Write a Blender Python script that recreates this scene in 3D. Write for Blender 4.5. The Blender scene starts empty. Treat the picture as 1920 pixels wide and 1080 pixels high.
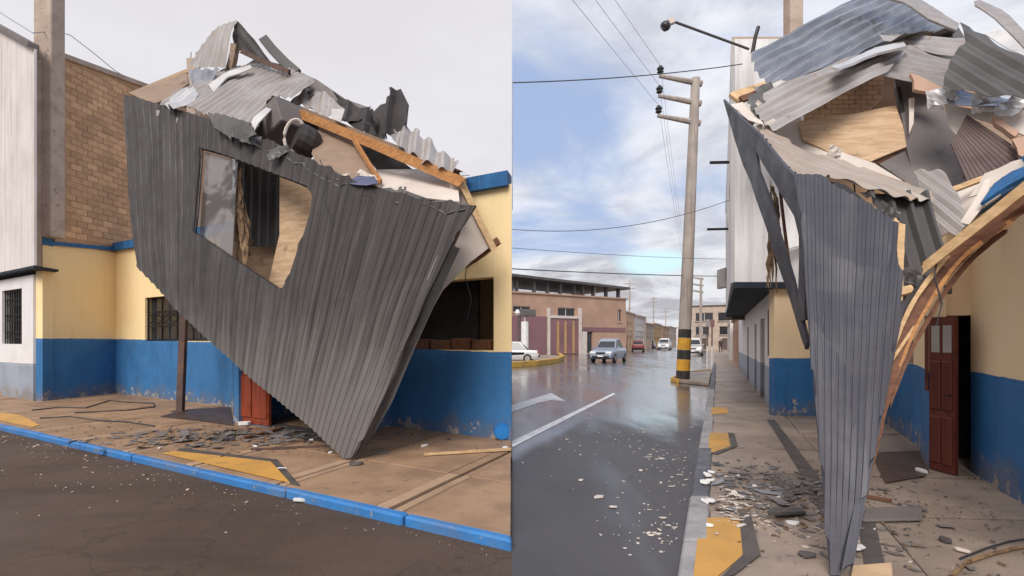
import bpy, bmesh, math, random
from mathutils import Vector, Matrix, noise
from mathutils.geometry import tessellate_polygon
random.seed(11)
R = math.radians
SC = bpy.context.scene
COL = SC.collection

# ------------------------------------------------------------------ camera
F, CX, HY, H = 1000.0, 960.0, 638.0, 1.6      # focal length in photo pixels, horizon row, eye height
cam_d = bpy.data.cameras.new("camera")
cam_d.sensor_width = 36.0
cam_d.lens = 36.0 * F / 1920.0
cam_d.shift_y = (HY - 540.0) / 1920.0
cam_d.clip_start = 0.05
cam_d.clip_end = 3000
cam = bpy.data.objects.new("camera", cam_d)
cam.location = (0, 0, H)
cam.rotation_euler = (R(90), 0, 0)
COL.objects.link(cam)
SC.camera = cam

# ------------------------------------------------------------------ world
SUN_AZ, SUN_EL = R(195), R(42)                # compass bearing of the veiled sun, height
world = bpy.data.worlds.new("World")
SC.world = world
world.use_nodes = True
wn, wl = world.node_tree.nodes, world.node_tree.links
wn.clear()


def W(t, **kw):
    n = wn.new(t)
    for k, v in kw.items():
        setattr(n, k, v)
    return n


def wmath(op, a, b=None, clamp=False):
    n = W('ShaderNodeMath', operation=op, use_clamp=clamp)
    for i, v in enumerate((a, b)):
        if v is None:
            continue
        if isinstance(v, (int, float)):
            n.inputs[i].default_value = v
        else:
            wl.new(v, n.inputs[i])
    return n.outputs[0]


def wmix(f, a, b):
    n = W('ShaderNodeMix', data_type='RGBA')
    for i, v in ((0, f), (6, a), (7, b)):
        if isinstance(v, (int, float)):
            n.inputs[i].default_value = v
        elif isinstance(v, tuple):
            n.inputs[i].default_value = (*v, 1)
        else:
            wl.new(v, n.inputs[i])
    return n.outputs[2]


def wramp(v, a, b, c=0.0, d=1.0, smooth=True):
    n = W('ShaderNodeMapRange', interpolation_type='SMOOTHSTEP' if smooth else 'LINEAR')
    wl.new(v, n.inputs[0])
    for i, x in enumerate((a, b, c, d)):
        n.inputs[i + 1].default_value = x
    return n.outputs[0]


tc = W('ShaderNodeTexCoord')
sx = W('ShaderNodeSeparateXYZ')
wl.new(tc.outputs['Generated'], sx.inputs[0])
dx, dy, dz = sx.outputs
sky = W('ShaderNodeTexSky', sky_type='NISHITA', sun_disc=False)
sky.sun_elevation = SUN_EL
sky.sun_rotation = SUN_AZ
sky.air_density = 1.0
sky.dust_density = 0.6
skym = W('ShaderNodeVectorMath', operation='SCALE')
wl.new(sky.outputs[0], skym.inputs[0])
skym.inputs['Scale'].default_value = 0.10
clear = skym.outputs[0]
# cloud sheet coordinates: direction projected on a flat layer
zz = wmath('ADD', wmath('MAXIMUM', dz, 0.0), 0.16)
cv = W('ShaderNodeCombineXYZ')
wl.new(wmath('DIVIDE', dx, zz), cv.inputs[0])
wl.new(wmath('DIVIDE', dy, zz), cv.inputs[1])


def wnoise(scale, detail, rough, off):
    m = W('ShaderNodeMapping')
    m.inputs['Location'].default_value = off
    wl.new(cv.outputs[0], m.inputs[0])
    n = W('ShaderNodeTexNoise')
    n.inputs['Scale'].default_value = scale
    n.inputs['Detail'].default_value = detail
    n.inputs['Roughness'].default_value = rough
    n.inputs['Distortion'].default_value = 0.4
    wl.new(m.outputs[0], n.inputs['Vector'])
    return n.outputs['Fac']


n1 = wnoise(0.75, 7, 0.55, (3.1, 1.7, 0))
n2 = wnoise(1.25, 7, 0.62, (7.3, 4.2, 2))
n3 = wnoise(0.9, 6, 0.55, (1.3, 9.2, 4))
low = wramp(dz, 0.02, 0.34, 1.0, 0.0)
dens = wramp(wmath('ADD', n1, wmath('MULTIPLY', low, 0.26)), 0.40, 0.60)
cl_hi = wmix(wramp(n2, 0.38, 0.62), (0.30, 0.31, 0.35), (0.455, 0.465, 0.495))
cl_lo = wmix(wramp(n2, 0.44, 0.60), (0.25, 0.25, 0.268), (0.42, 0.425, 0.445))
cl = wmix(wramp(wmath('ADD', low, wmath('MULTIPLY', n1, 0.5)), 0.62, 1.05), cl_hi, cl_lo)
blue = wmix(0.92, clear, (0.205, 0.26, 0.385))
broken = wmix(dens, blue, cl)
# a clear cyan break low over the end of the street
gp = W('ShaderNodeVectorMath', operation='SUBTRACT')
wl.new(tc.outputs['Generated'], gp.inputs[0])
_g = Vector((0.268, 1, 0.146)).normalized()
gp.inputs[1].default_value = _g
gs = W('ShaderNodeVectorMath', operation='MULTIPLY')
wl.new(gp.outputs[0], gs.inputs[0])
gs.inputs[1].default_value = (1, 1, 2.6)
gl = W('ShaderNodeVectorMath', operation='LENGTH')
wl.new(gs.outputs[0], gl.inputs[0])
gap = wramp(wmath('ADD', gl.outputs[1], wmath('MULTIPLY', wmath('SUBTRACT', n2, 0.5), 0.09)), 0.035, 0.085, 1.0, 0.0)
broken = wmix(gap, broken, (0.36, 0.49, 0.54))
# even overcast sheet on the other side
ov = wmix(wramp(wmath('ADD', n3, wmath('MULTIPLY', dz, 0.25)), 0.42, 0.66), (0.408, 0.392, 0.396), (0.432, 0.422, 0.438))
ov = wmix(0.06, ov, clear)
side = wramp(dx, -0.0012, 0.0012)
skycol = wmix(side, ov, broken)
bg = W('ShaderNodeBackground')
bg.inputs['Strength'].default_value = 1.0
wl.new(skycol, bg.inputs['Color'])
wo = W('ShaderNodeOutputWorld')
wl.new(bg.outputs[0], wo.inputs[0])

sun_d = bpy.data.lights.new("sun", 'SUN')
sun_d.energy = 1.5
sun_d.angle = R(32)
sun_d.color = (1.0, 0.95, 0.88)
sun = bpy.data.objects.new("sun", sun_d)
_sd = Vector((math.sin(SUN_AZ) * math.cos(SUN_EL), math.cos(SUN_AZ) * math.cos(SUN_EL), math.sin(SUN_EL)))
sun.rotation_euler = _sd.to_track_quat('Z', 'Y').to_euler()
COL.objects.link(sun)

SC.view_settings.view_transform = 'Standard'
SC.view_settings.look = 'None'
SC.view_settings.exposure = 1.0
SC.view_settings.gamma = 1.0

# ------------------------------------------------------------------ geometry helpers


def U(px, py, Y):
    return Vector(((px - CX) * Y / F, Y, H - (py - HY) * Y / F))


def G(px, py, z=0.0):
    Y = F * (H - z) / (py - HY)
    return Vector(((px - CX) * Y / F, Y, z))


SW = 0.075                                    # pavement level
OL = Vector((0.0, 8.13))                      # corner of the left facade
uL = Vector((-0.844, 0.536)).normalized()
nL = Vector((-uL.y, uL.x))
if nL.y > 0:
    nL = -nL


def YL(px, d):
    kx = (px - CX) / F
    return (d + OL.dot(nL)) / (kx * nL.x + nL.y)


def L(px, py, d):
    """point on the ray of a pixel, d metres in front of the left facade"""
    return U(px, py, YL(px, d))


def SL(s, d, z):
    p = OL + uL * s + nL * d
    return Vector((p.x, p.y, z))


def sL(px):
    k = (CX - px) / F
    return OL.y * k / (-uL.x - uL.y * k)


WLOC = {}


def wloc(o):
    return WLOC.get(o.name, Vector((0, 0, 0)))


def tag(o, label=None, cat=None, group=None, kind=None):
    if label:
        o['label'] = label
    if cat:
        o['category'] = cat
    if group:
        o['group'] = group
    if kind:
        o['kind'] = kind
    return o


def link(o, parent, loc):
    """world placed object, optionally parented"""
    COL.objects.link(o)
    WLOC[o.name] = Vector(loc)
    if parent is not None:
        o.parent = parent
        o.location = Vector(loc) - wloc(parent)
    else:
        o.location = loc
    return o


def empty(name, loc, label=None, cat=None, group=None, kind=None):
    o = bpy.data.objects.new(name, None)
    o.empty_display_size = 0.2
    link(o, None, loc)
    return tag(o, label, cat, group, kind)


def finish(bm, name, mat, parent=None, smooth=False, recalc=True):
    if recalc:
        bmesh.ops.recalc_face_normals(bm, faces=bm.faces[:])
    vs = [v.co for v in bm.verts]
    lo = Vector((min(v.x for v in vs), min(v.y for v in vs), min(v.z for v in vs)))
    hi = Vector((max(v.x for v in vs), max(v.y for v in vs), max(v.z for v in vs)))
    base = Vector(((lo.x + hi.x) / 2, (lo.y + hi.y) / 2, lo.z))
    for v in bm.verts:
        v.co -= base
    me = bpy.data.meshes.new(name)
    bm.to_mesh(me)
    bm.free()
    me.materials.append(mat)
    if smooth:
        me.shade_smooth()
    o = bpy.data.objects.new(name, me)
    link(o, parent, base)
    return o


class MB:
    def __init__(self):
        self.bm = bmesh.new()

    def box(self, c, ax, ay, az):
        """centre and three half extent vectors"""
        c, ax, ay, az = Vector(c), Vector(ax), Vector(ay), Vector(az)
        v = [self.bm.verts.new(c + ax * i + ay * j + az * k) for i in (-1, 1) for j in (-1, 1) for k in (-1, 1)]
        for f in ((0, 1, 3, 2), (4, 6, 7, 5), (0, 4, 5, 1), (2, 3, 7, 6), (0, 2, 6, 4), (1, 5, 7, 3)):
            self.bm.faces.new([v[i] for i in f])
        return self

    def aabb(self, x0, x1, y0, y1, z0, z1):
        return self.box(((x0 + x1) / 2, (y0 + y1) / 2, (z0 + z1) / 2), ((x1 - x0) / 2, 0, 0), (0, (y1 - y0) / 2, 0), (0, 0, (z1 - z0) / 2))

    def beam(self, a, b, w, h, up=(0, 0, 1)):
        a, b, up = Vector(a), Vector(b), Vector(up)
        d = (b - a)
        t = d.normalized()
        s = t.cross(up)
        if s.length < 1e-3:
            s = t.cross(Vector((1, 0, 0)))
        s.normalize()
        n = s.cross(t).normalized()
        return self.box((a + b) / 2, d / 2, s * (w / 2), n * (h / 2))

    def timber(self, a, b, w, h, up=(0, 0, 1), seed=1, jag=0.09):
        """broken timber: slightly bowed, with jagged splintered ends"""
        q = random.Random(seed)
        a, b, up = Vector(a), Vector(b), Vector(up)
        d = b - a
        t = d.normalized()
        s = t.cross(up).normalized()
        n = s.cross(t).normalized()
        cols = 5
        ring0 = [(-1, -1), (-0.4, -1), (0.3, -1), (1, -1), (1, -0.2), (1, 1), (0.4, 1), (-0.3, 1), (-1, 1), (-1, 0.2)]
        segs = 8
        rings = []
        bow = q.uniform(-0.015, 0.015)
        for i in range(segs + 1):
            f = i / segs
            c = a + d * f + n * bow * math.sin(math.pi * f)
            r = []
            for (x, y) in ring0:
                e = 0.0
                if i == 0:
                    e = -q.uniform(0, jag)
                if i == segs:
                    e = q.uniform(0, jag)
                r.append(self.bm.verts.new(c + s * x * w / 2 * q.uniform(.95, 1.03) + n * y * h / 2 * q.uniform(.95, 1.03) + t * e))
            rings.append(r)
        m = len(ring0)
        for i in range(segs):
            for k in range(m):
                j = (k + 1) % m
                self.bm.faces.new((rings[i][k], rings[i][j], rings[i + 1][j], rings[i + 1][k]))
        for r, c, e in ((rings[0], a, 1), (rings[-1], b, -1)):
            v = self.bm.verts.new(c + t * e * 0.03)
            for k in range(m):
                self.bm.faces.new((r[k], r[(k + 1) % m], v))
        return self

    def prism(self, pts, ext):
        """closed polygon pushed along a vector"""
        pts = [Vector(p) for p in pts]
        ext = Vector(ext)
        a = [self.bm.verts.new(p) for p in pts]
        b = [self.bm.verts.new(p + ext) for p in pts]
        n = len(pts)
        self.bm.faces.new(a)
        self.bm.faces.new(b[::-1])
        for i in range(n):
            j = (i + 1) % n
            self.bm.faces.new((a[i], b[i], b[j], a[j]))
        return self

    def tube(self, pts, r, n=8, r2=None):
        pts = [Vector(p) for p in pts]
        rings = []
        m = len(pts)
        for i, p in enumerate(pts):
            t = (pts[min(i + 1, m - 1)] - pts[max(i - 1, 0)]).normalized()
            s = t.cross(Vector((0, 0, 1)))
            if s.length < 1e-3:
                s = t.cross(Vector((0, 1, 0)))
            s.normalize()
            q = s.cross(t)
            rr = r if r2 is None else r + (r2 - r) * i / max(1, m - 1)
            if isinstance(r, (list, tuple)):
                rr = r[i]
            rings.append([self.bm.verts.new(p + (s * math.cos(2 * math.pi * k / n) + q * math.sin(2 * math.pi * k / n)) * rr) for k in range(n)])
        for i in range(m - 1):
            for k in range(n):
                j = (k + 1) % n
                self.bm.faces.new((rings[i][k], rings[i][j], rings[i + 1][j], rings[i + 1][k]))
        self.bm.faces.new(rings[0][::-1])
        self.bm.faces.new(rings[-1])
        return self

    def bevel(self, w, seg=1):
        bmesh.ops.recalc_face_normals(self.bm, faces=self.bm.faces[:])
        bmesh.ops.bevel(self.bm, geom=self.bm.edges[:], offset=w, segments=seg, affect='EDGES', profile=0.5)
        return self

    def build(self, name, mat, parent=None, smooth=False):
        return finish(self.bm, name, mat, parent, smooth)


# ------------------------------------------------------------------ materials


class NT:
    def __init__(self, name):
        self.m = bpy.data.materials.new(name)
        self.m.use_nodes = True
        self.n, self.l = self.m.node_tree.nodes, self.m.node_tree.links
        self.p = self.n['Principled BSDF']
        g = self.n.new('ShaderNodeNewGeometry')
        self.pos = g.outputs['Position']
        s = self.n.new('ShaderNodeSeparateXYZ')
        self.l.new(self.pos, s.inputs[0])
        self.x, self.y, self.z = s.outputs

    def put(self, sock, v):
        if isinstance(v, (int, float)):
            sock.default_value = v
        elif isinstance(v, tuple):
            sock.default_value = (*v, 1) if len(v) == 3 and sock.type == 'RGBA' else v
        else:
            self.l.new(v, sock)

    def noise(self, scale, detail=5, rough=0.55, stretch=None, rot=None, off=(0, 0, 0), dist=0.0):
        m = self.n.new('ShaderNodeMapping')
        m.inputs['Location'].default_value = off
        if stretch:
            m.inputs['Scale'].default_value = stretch
        if rot:
            m.inputs['Rotation'].default_value = rot
        self.l.new(self.pos, m.inputs[0])
        n = self.n.new('ShaderNodeTexNoise')
        n.inputs['Scale'].default_value = scale
        n.inputs['Detail'].default_value = detail
        n.inputs['Roughness'].default_value = rough
        n.inputs['Distortion'].default_value = dist
        self.l.new(m.outputs[0], n.inputs['Vector'])
        return n.outputs['Fac']

    def sheetnoise(self, across, along, detail=4, rough=0.6, off=0.0):
        """noise in the sheet's own frame: across the ribs and along them"""
        a, b = self.n.new('ShaderNodeAttribute'), self.n.new('ShaderNodeAttribute')
        a.attribute_name, b.attribute_name = 'rib', 'along'
        c = self.n.new('ShaderNodeCombineXYZ')
        self.put(c.inputs[0], self.math('MULTIPLY', a.outputs['Fac'], across))
        self.put(c.inputs[1], self.math('MULTIPLY', b.outputs['Fac'], along))
        c.inputs[2].default_value = off
        n = self.n.new('ShaderNodeTexNoise')
        n.inputs['Scale'].default_value = 1.0
        n.inputs['Detail'].default_value = detail
        n.inputs['Roughness'].default_value = rough
        self.l.new(c.outputs[0], n.inputs['Vector'])
        return n.outputs['Fac']

    def math(self, op, a, b=0.0, clamp=False):
        n = self.n.new('ShaderNodeMath')
        n.operation = op
        n.use_clamp = clamp
        self.put(n.inputs[0], a)
        self.put(n.inputs[1], b)
        return n.outputs[0]

    def ramp(self, v, a, b, c=0.0, d=1.0):
        n = self.n.new('ShaderNodeMapRange')
        n.interpolation_type = 'SMOOTHSTEP'
        self.put(n.inputs[0], v)
        for i, x in enumerate((a, b, c, d)):
            n.inputs[i + 1].default_value = x
        return n.outputs[0]

    def mix(self, f, a, b):
        n = self.n.new('ShaderNodeMix')
        n.data_type = 'RGBA'
        self.put(n.inputs[0], f)
        self.put(n.inputs[6], a)
        self.put(n.inputs[7], b)
        return n.outputs[2]

    def rand(self):
        return self.n.new('ShaderNodeObjectInfo').outputs['Random']

    def bump(self, h, strength=0.3, dist=0.02):
        b = self.n.new('ShaderNodeBump')
        b.inputs['Strength'].default_value = strength
        b.inputs['Distance'].default_value = dist
        self.l.new(h, b.inputs['Height'])
        self.l.new(b.outputs[0], self.p.inputs['Normal'])

    def done(self, col, rough=0.6, metal=0.0, spec=0.5):
        self.put(self.p.inputs['Base Color'], col)
        self.put(self.p.inputs['Roughness'], rough)
        self.put(self.p.inputs['Metallic'], metal)
        self.put(self.p.inputs['Specular IOR Level'], spec)
        return self.m


def mat(name, c1, c2=None, scale=2.0, rough=0.7, metal=0.0, spec=0.4, bump=0.2, bscale=30, streak=None, sstr=0.5, rnd=0.0,
        grime=None, lo=0.35, hi=0.68, sdir=(9, 9, 0.7)):
    t = NT(name)
    c2 = c2 or tuple(x * 0.78 for x in c1)
    col = t.mix(t.ramp(t.noise(scale, 6, 0.6), lo, hi), c1, c2)
    if streak:
        col = t.mix(t.math('MULTIPLY', t.ramp(t.sheetnoise(9, 0.5) if metal > 0.1 or 'steel' in name else t.noise(1.0, 5, 0.6, stretch=sdir), 0.44, 0.68), sstr), col, streak)
    if grime:
        col = t.mix(t.ramp(t.noise(5.5, 7, 0.7, off=(4, 2, 8)), 0.57, 0.72), col, grime)
    if rnd:
        v = t.math('ADD', 1 - rnd, t.math('MULTIPLY', t.rand(), 2 * rnd))
        h = t.n.new('ShaderNodeHueSaturation')
        t.put(h.inputs['Value'], v)
        t.put(h.inputs['Color'], col)
        col = h.outputs[0]
    if bump:
        t.bump(t.noise(bscale, 6, 0.65), bump, 0.02)
    r = t.ramp(t.noise(scale * 2.3, 4, 0.6, off=(9, 1, 3)), 0.3, 0.7, max(0.03, rough - 0.1), min(1, rough + 0.1))
    return t.done(col, r, metal, spec)


def two_tone(name, up1, up2, dn1, dn2, z0, kx, foot):
    """painted wall: pale coat above, deep coat below a slightly wavy line, worn foot"""
    t = NT(name)
    wav = t.math('MULTIPLY', t.math('SUBTRACT', t.noise(1.6, 5, 0.65), 0.5), 0.07)
    line = t.math('ADD', t.math('ADD', z0, t.math('MULTIPLY', t.x, kx)), wav)
    rel = t.math('SUBTRACT', t.z, line)
    a = t.mix(t.ramp(t.noise(1.1, 6, 0.6), 0.35, 0.7), up1, up2)
    a = t.mix(t.math('MULTIPLY', t.ramp(t.noise(1.0, 5, 0.6, stretch=(7, 7, 0.5)), 0.5, 0.75), 0.14), a, tuple(c * 0.62 for c in up2))
    b = t.mix(t.ramp(t.noise(1.6, 6, 0.6, off=(3, 3, 3)), 0.35, 0.7), dn1, dn2)
    b = t.mix(t.math('MULTIPLY', t.ramp(t.noise(1.0, 5, 0.65, stretch=(6, 6, 0.5), off=(5, 1, 2)), 0.5, 0.78), 0.5), b, tuple(c * 0.5 for c in dn2))
    # peeled and salt-stained patches near the foot of the wall
    fz = t.ramp(t.z, SW, SW + 0.55, 1.0, 0.0)
    peel = t.ramp(t.math('ADD', t.noise(4.5, 8, 0.72), t.math('MULTIPLY', fz, 0.20)), 0.725, 0.745)
    b = t.mix(peel, b, foot)
    b = t.mix(t.math('MULTIPLY', t.ramp(t.math('ADD', t.noise(2.2, 7, 0.7, off=(8, 3, 1)), t.math('MULTIPLY', fz, 0.30)), 0.56, 0.85), 0.55), b, (0.16, 0.13, 0.11))
    b = t.mix(t.math('MULTIPLY', t.ramp(t.noise(38, 3, 0.6), 0.70, 0.74), 0.5), b, (0.42, 0.42, 0.42))
    a = t.mix(t.math('MULTIPLY', t.ramp(t.noise(0.8, 7, 0.7, off=(2, 9, 4)), 0.56, 0.70), 0.16), a, tuple(c * 0.7 for c in up1))
    edge = t.ramp(t.math('ABSOLUTE', t.math('ADD', rel, 0.05)), 0.0, 0.02, 0.35, 0.0)
    b = t.mix(edge, b, tuple(min(1, c * 1.5) for c in dn1))
    col = t.mix(t.ramp(rel, -0.006, 0.006), b, a)
    t.bump(t.math('ADD', t.noise(22, 6, 0.65), t.math('MULTIPLY', t.noise(3.0, 4), 1.5)), 0.22, 0.02)
    return t.done(col, t.ramp(t.noise(3, 4), 0.3, 0.7, 0.55, 0.8), 0.0, 0.35)


M = {}
CREAM, CREAM2 = (0.95, 0.74, 0.42), (0.93, 0.71, 0.38)
BLUE, BLUE2 = (0.045, 0.175, 0.39), (0.034, 0.14, 0.325)
M['wallL'] = two_tone('cream_blue_wall_left', CREAM, CREAM2, BLUE, BLUE2, 1.42, -0.019, (0.45, 0.40, 0.36))
M['wallR'] = two_tone('cream_blue_wall_right', (0.90, 0.70, 0.46), (0.86, 0.65, 0.41), (0.032, 0.15, 0.36), (0.024, 0.12, 0.30), 1.17, 0.012, (0.42, 0.36, 0.32))
M['wallN'] = two_tone('white_grey_wall', (0.80, 0.76, 0.75), (0.72, 0.68, 0.66), (0.34, 0.37, 0.44), (0.28, 0.31, 0.37), 1.00, 0.0, (0.38, 0.27, 0.16))
M['trim'] = mat('blue_cornice_paint', (0.03, 0.16, 0.38), (0.02, 0.11, 0.28), 2.5, 0.6, streak=(0.02, 0.05, 0.12))
t = NT('blue_kerb_paint')
c = t.mix(t.ramp(t.noise(2.0, 5), 0.35, 0.68), (0.042, 0.205, 0.50), (0.032, 0.16, 0.42))
c = t.mix(t.math('MULTIPLY', t.ramp(t.noise(1.5, 6, 0.7, off=(4, 4, 0)), 0.45, 0.75), 0.5), c, (0.16, 0.17, 0.19))
c = t.mix(t.ramp(t.noise(11, 8, 0.75, off=(1, 2, 3)), 0.60, 0.63), c, (0.30, 0.27, 0.24))
c = t.mix(t.ramp(t.noise(34, 4, 0.7), 0.66, 0.70), c, (0.10, 0.09, 0.085))
t.bump(t.noise(18, 7, 0.7), 0.5, 0.02)
M['kerbblue'] = t.done(c, 0.6, 0.0, 0.35)
M['kerbgrey'] = mat('grey_kerb_concrete', (0.36, 0.34, 0.34), (0.25, 0.24, 0.25), 3.0, 0.7, bump=0.4, grime=(0.14, 0.13, 0.14), rnd=0.08)
M['kerbblack'] = mat('dark_kerb_paint', (0.09, 0.09, 0.11), (0.14, 0.14, 0.16), 3.0, 0.6, bump=0.4, rnd=0.08)
M['kerbyellow'] = mat('yellow_kerb_paint', (0.62, 0.36, 0.06), (0.42, 0.26, 0.08), 2.0, 0.6, grime=(0.2, 0.16, 0.1))
M['slabL'] = mat('tan_pavement_slab', (0.36, 0.225, 0.135), (0.25, 0.155, 0.095), 1.6, 0.6, bump=0.4, bscale=45, grime=(0.13, 0.09, 0.07), rnd=0.10)
M['slabR'] = mat('grey_pavement_slab', (0.36, 0.28, 0.225), (0.25, 0.195, 0.16), 1.3, 0.5, bump=0.4, bscale=45, grime=(0.12, 0.10, 0.09), rnd=0.09)
M['mortar'] = mat('dark_joint_bed', (0.085, 0.068, 0.06), (0.06, 0.05, 0.045), 4.0, 0.8)
M['paneldark'] = None
t = NT('charcoal_painted_steel')
c = t.mix(t.ramp(t.noise(1.2, 6, 0.6), 0.35, 0.68), (0.045, 0.039, 0.037), (0.036, 0.031, 0.030))
c = t.mix(t.math('MULTIPLY', t.ramp(t.sheetnoise(7.4, 0.06, 2), 0.36, 0.64), 0.6), c, (0.068, 0.061, 0.059))
c = t.mix(t.math('MULTIPLY', t.ramp(t.sheetnoise(20, 0.25, 3, off=3), 0.54, 0.66), 0.4), c, (0.024, 0.021, 0.020))
# paler streaky tone, stronger towards the bottom of the panel
low_tone = t.math('ADD', t.sheetnoise(11, 0.6, 6, 0.65, off=7), t.ramp(t.z, 0.1, 2.8, 0.34, -0.12))
c = t.mix(t.math('MULTIPLY', t.ramp(low_tone, 0.30, 0.85), 0.85), c, (0.165, 0.148, 0.138))
t.bump(t.noise(30, 5, 0.6), 0.05, 0.02)
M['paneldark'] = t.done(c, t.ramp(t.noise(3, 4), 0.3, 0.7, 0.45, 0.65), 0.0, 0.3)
M['slabband'] = mat('pale_joint_band', (0.42, 0.28, 0.18), (0.33, 0.21, 0.135), 2.5, 0.6, bump=0.3, rnd=0.08)
M['yellowpaint'] = mat('ochre_pavement_paint', (0.62, 0.32, 0.07), (0.50, 0.27, 0.07), 1.7, 0.55, bump=0.3, grime=(0.24, 0.17, 0.10))
M['border'] = mat('dark_border_slab', (0.10, 0.085, 0.08), (0.065, 0.058, 0.056), 3.0, 0.55, bump=0.4)
M['mud'] = mat('dark_wet_mud', (0.055, 0.032, 0.024), (0.085, 0.05, 0.036), 3.0, 0.45, bump=0.3)
M['brickL'] = mat('tan_adobe_brick', (0.64, 0.40, 0.23), (0.54, 0.33, 0.19), 1.4, 0.85, bump=0.5, bscale=40, rnd=0.20, grime=(0.36, 0.22, 0.14))
M['brickmortar'] = mat('brown_mortar', (0.54, 0.335, 0.195), (0.45, 0.275, 0.16), 3.0, 0.9, bump=0.5)
M['brickR'] = mat('sandy_brick', (0.66, 0.45, 0.29), (0.54, 0.36, 0.23), 2.0, 0.85, bump=0.5, bscale=40, rnd=0.13, grime=(0.25, 0.15, 0.09))
M['concrete'] = mat('raw_concrete', (0.52, 0.41, 0.33), (0.40, 0.31, 0.25), 2.4, 0.85, bump=0.45, grime=(0.17, 0.13, 0.1))
M['polecon'] = mat('pole_concrete', (0.42, 0.36, 0.32), (0.33, 0.28, 0.25), 1.2, 0.8, bump=0.3, streak=(0.2, 0.17, 0.15))
M['whitewall'] = mat('white_panel_wall', (0.74, 0.68, 0.66), (0.64, 0.58, 0.55), 0.9, 0.7, streak=(0.42, 0.32, 0.27), sstr=0.45, bump=0.15, sdir=(5, 5, 0.35))
M['whiteR'] = mat('white_grey_render', (0.84, 0.82, 0.81), (0.76, 0.74, 0.73), 0.8, 0.7, streak=(0.34, 0.32, 0.32), sstr=0.3)
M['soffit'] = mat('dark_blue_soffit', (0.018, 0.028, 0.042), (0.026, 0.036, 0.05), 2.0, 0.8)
M['panelblue'] = mat('slate_painted_steel', (0.058, 0.058, 0.073), (0.044, 0.044, 0.057), 1.2, 0.5, spec=0.3, bump=0.06, streak=(0.11, 0.108, 0.12), sstr=0.4, sdir=(14, 14, 0.8))
M['galv'] = mat('weathered_galvanised_sheet', (0.42, 0.385, 0.365), (0.32, 0.285, 0.265), 1.6, 0.45, metal=0.22, spec=0.5, bump=0.08, streak=(0.28, 0.22, 0.18), sstr=0.5, grime=(0.30, 0.23, 0.18))
M['galvbright'] = mat('bright_galvanised_sheet', (0.66, 0.64, 0.63), (0.53, 0.51, 0.51), 2.0, 0.36, metal=0.3, bump=0.06, grime=(0.42, 0.37, 0.33))
M['galvblue'] = mat('bluish_galvanised_sheet', (0.40, 0.41, 0.44), (0.28, 0.29, 0.315), 1.6, 0.32, metal=0.75, bump=0.05, streak=(0.16, 0.16, 0.175), sstr=0.6)
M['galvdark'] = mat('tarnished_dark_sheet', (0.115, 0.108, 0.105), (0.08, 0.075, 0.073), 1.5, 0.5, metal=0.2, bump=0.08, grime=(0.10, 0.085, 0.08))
M['galvrust'] = mat('rust_stained_sheet', (0.40, 0.35, 0.315), (0.33, 0.275, 0.235), 1.6, 0.5, metal=0.2, bump=0.06, streak=(0.30, 0.17, 0.09), sstr=0.55)
M['black'] = mat('matt_black', (0.030, 0.024, 0.024), (0.05, 0.042, 0.04), 2.0, 0.6, bump=0.1)  # also the black of the boards that imitate unlit rooms
M['oldgrey'] = mat('grey_fibre_board', (0.19, 0.165, 0.155), (0.145, 0.125, 0.118), 1.2, 0.75, bump=0.15, grime=(0.10, 0.085, 0.08))
M['brownslat'] = mat('brown_wood_slat', (0.13, 0.088, 0.078), (0.09, 0.06, 0.055), 3.0, 0.65, bump=0.3, rnd=0.12)


def wood(name, c1, c2, sc=(2, 2, 2), rough=0.65):
    t = NT(name)
    g = t.noise(1.0, 6, 0.65, stretch=sc, dist=0.6)
    col = t.mix(t.ramp(g, 0.32, 0.68), c1, c2)
    col = t.mix(t.ramp(t.noise(3.0, 5, 0.6, off=(2, 7, 1)), 0.58, 0.75), col, tuple(c * 0.55 for c in c2))
    t.bump(g, 0.3, 0.01)
    return t.done(col, rough, 0.0, 0.3)


M['beam'] = wood('orange_timber', (0.52, 0.25, 0.09), (0.34, 0.15, 0.055), (9, 9, 22))
M['beampale'] = wood('pale_timber', (0.66, 0.45, 0.25), (0.50, 0.32, 0.16), (9, 9, 22))
M['beambrown'] = wood('reddish_brown_timber', (0.20, 0.09, 0.05), (0.125, 0.052, 0.03), (8, 8, 24))
M['ply'] = wood('cream_plywood', (0.64, 0.45, 0.29), (0.45, 0.29, 0.17), (2.5, 2.5, 16))
M['plybrown'] = wood('brown_hardboard', (0.30, 0.21, 0.15), (0.24, 0.165, 0.12), (2, 2, 5))
M['plywhite'] = mat('off_white_board', (0.66, 0.58, 0.52), (0.56, 0.48, 0.42), 1.6, 0.7, bump=0.1)
M['rust'] = mat('rusty_steel_post', (0.13, 0.075, 0.06), (0.08, 0.05, 0.045), 5.0, 0.7, bump=0.4, grime=(0.2, 0.09, 0.04))
M['splinter'] = wood('splintered_timber', (0.30, 0.19, 0.10), (0.085, 0.048, 0.03), (14, 14, 8))
M['cloth'] = mat('blue_grey_tarp', (0.10, 0.11, 0.20), (0.06, 0.065, 0.12), 5.0, 0.6)
M['door'] = wood('red_brown_door', (0.30, 0.058, 0.022), (0.21, 0.037, 0.016), (18, 18, 2), 0.4)
M['doorR'] = wood('dark_red_door', (0.13, 0.032, 0.022), (0.085, 0.02, 0.015), (18, 18, 2), 0.4)
M['ironblack'] = mat('black_iron', (0.022, 0.018, 0.018), (0.035, 0.028, 0.026), 5.0, 0.5, metal=0.4)
M['darkroom'] = mat('unlit_room_plaster', (0.10, 0.075, 0.06), (0.07, 0.05, 0.04), 1.5, 0.9)
M['insul'] = mat('dark_porcelain', (0.03, 0.03, 0.034), (0.05, 0.05, 0.055), 6, 0.25, bump=0)
M['cable'] = mat('black_cable', (0.035, 0.035, 0.04), (0.05, 0.05, 0.055), 6, 0.6, bump=0)
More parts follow.
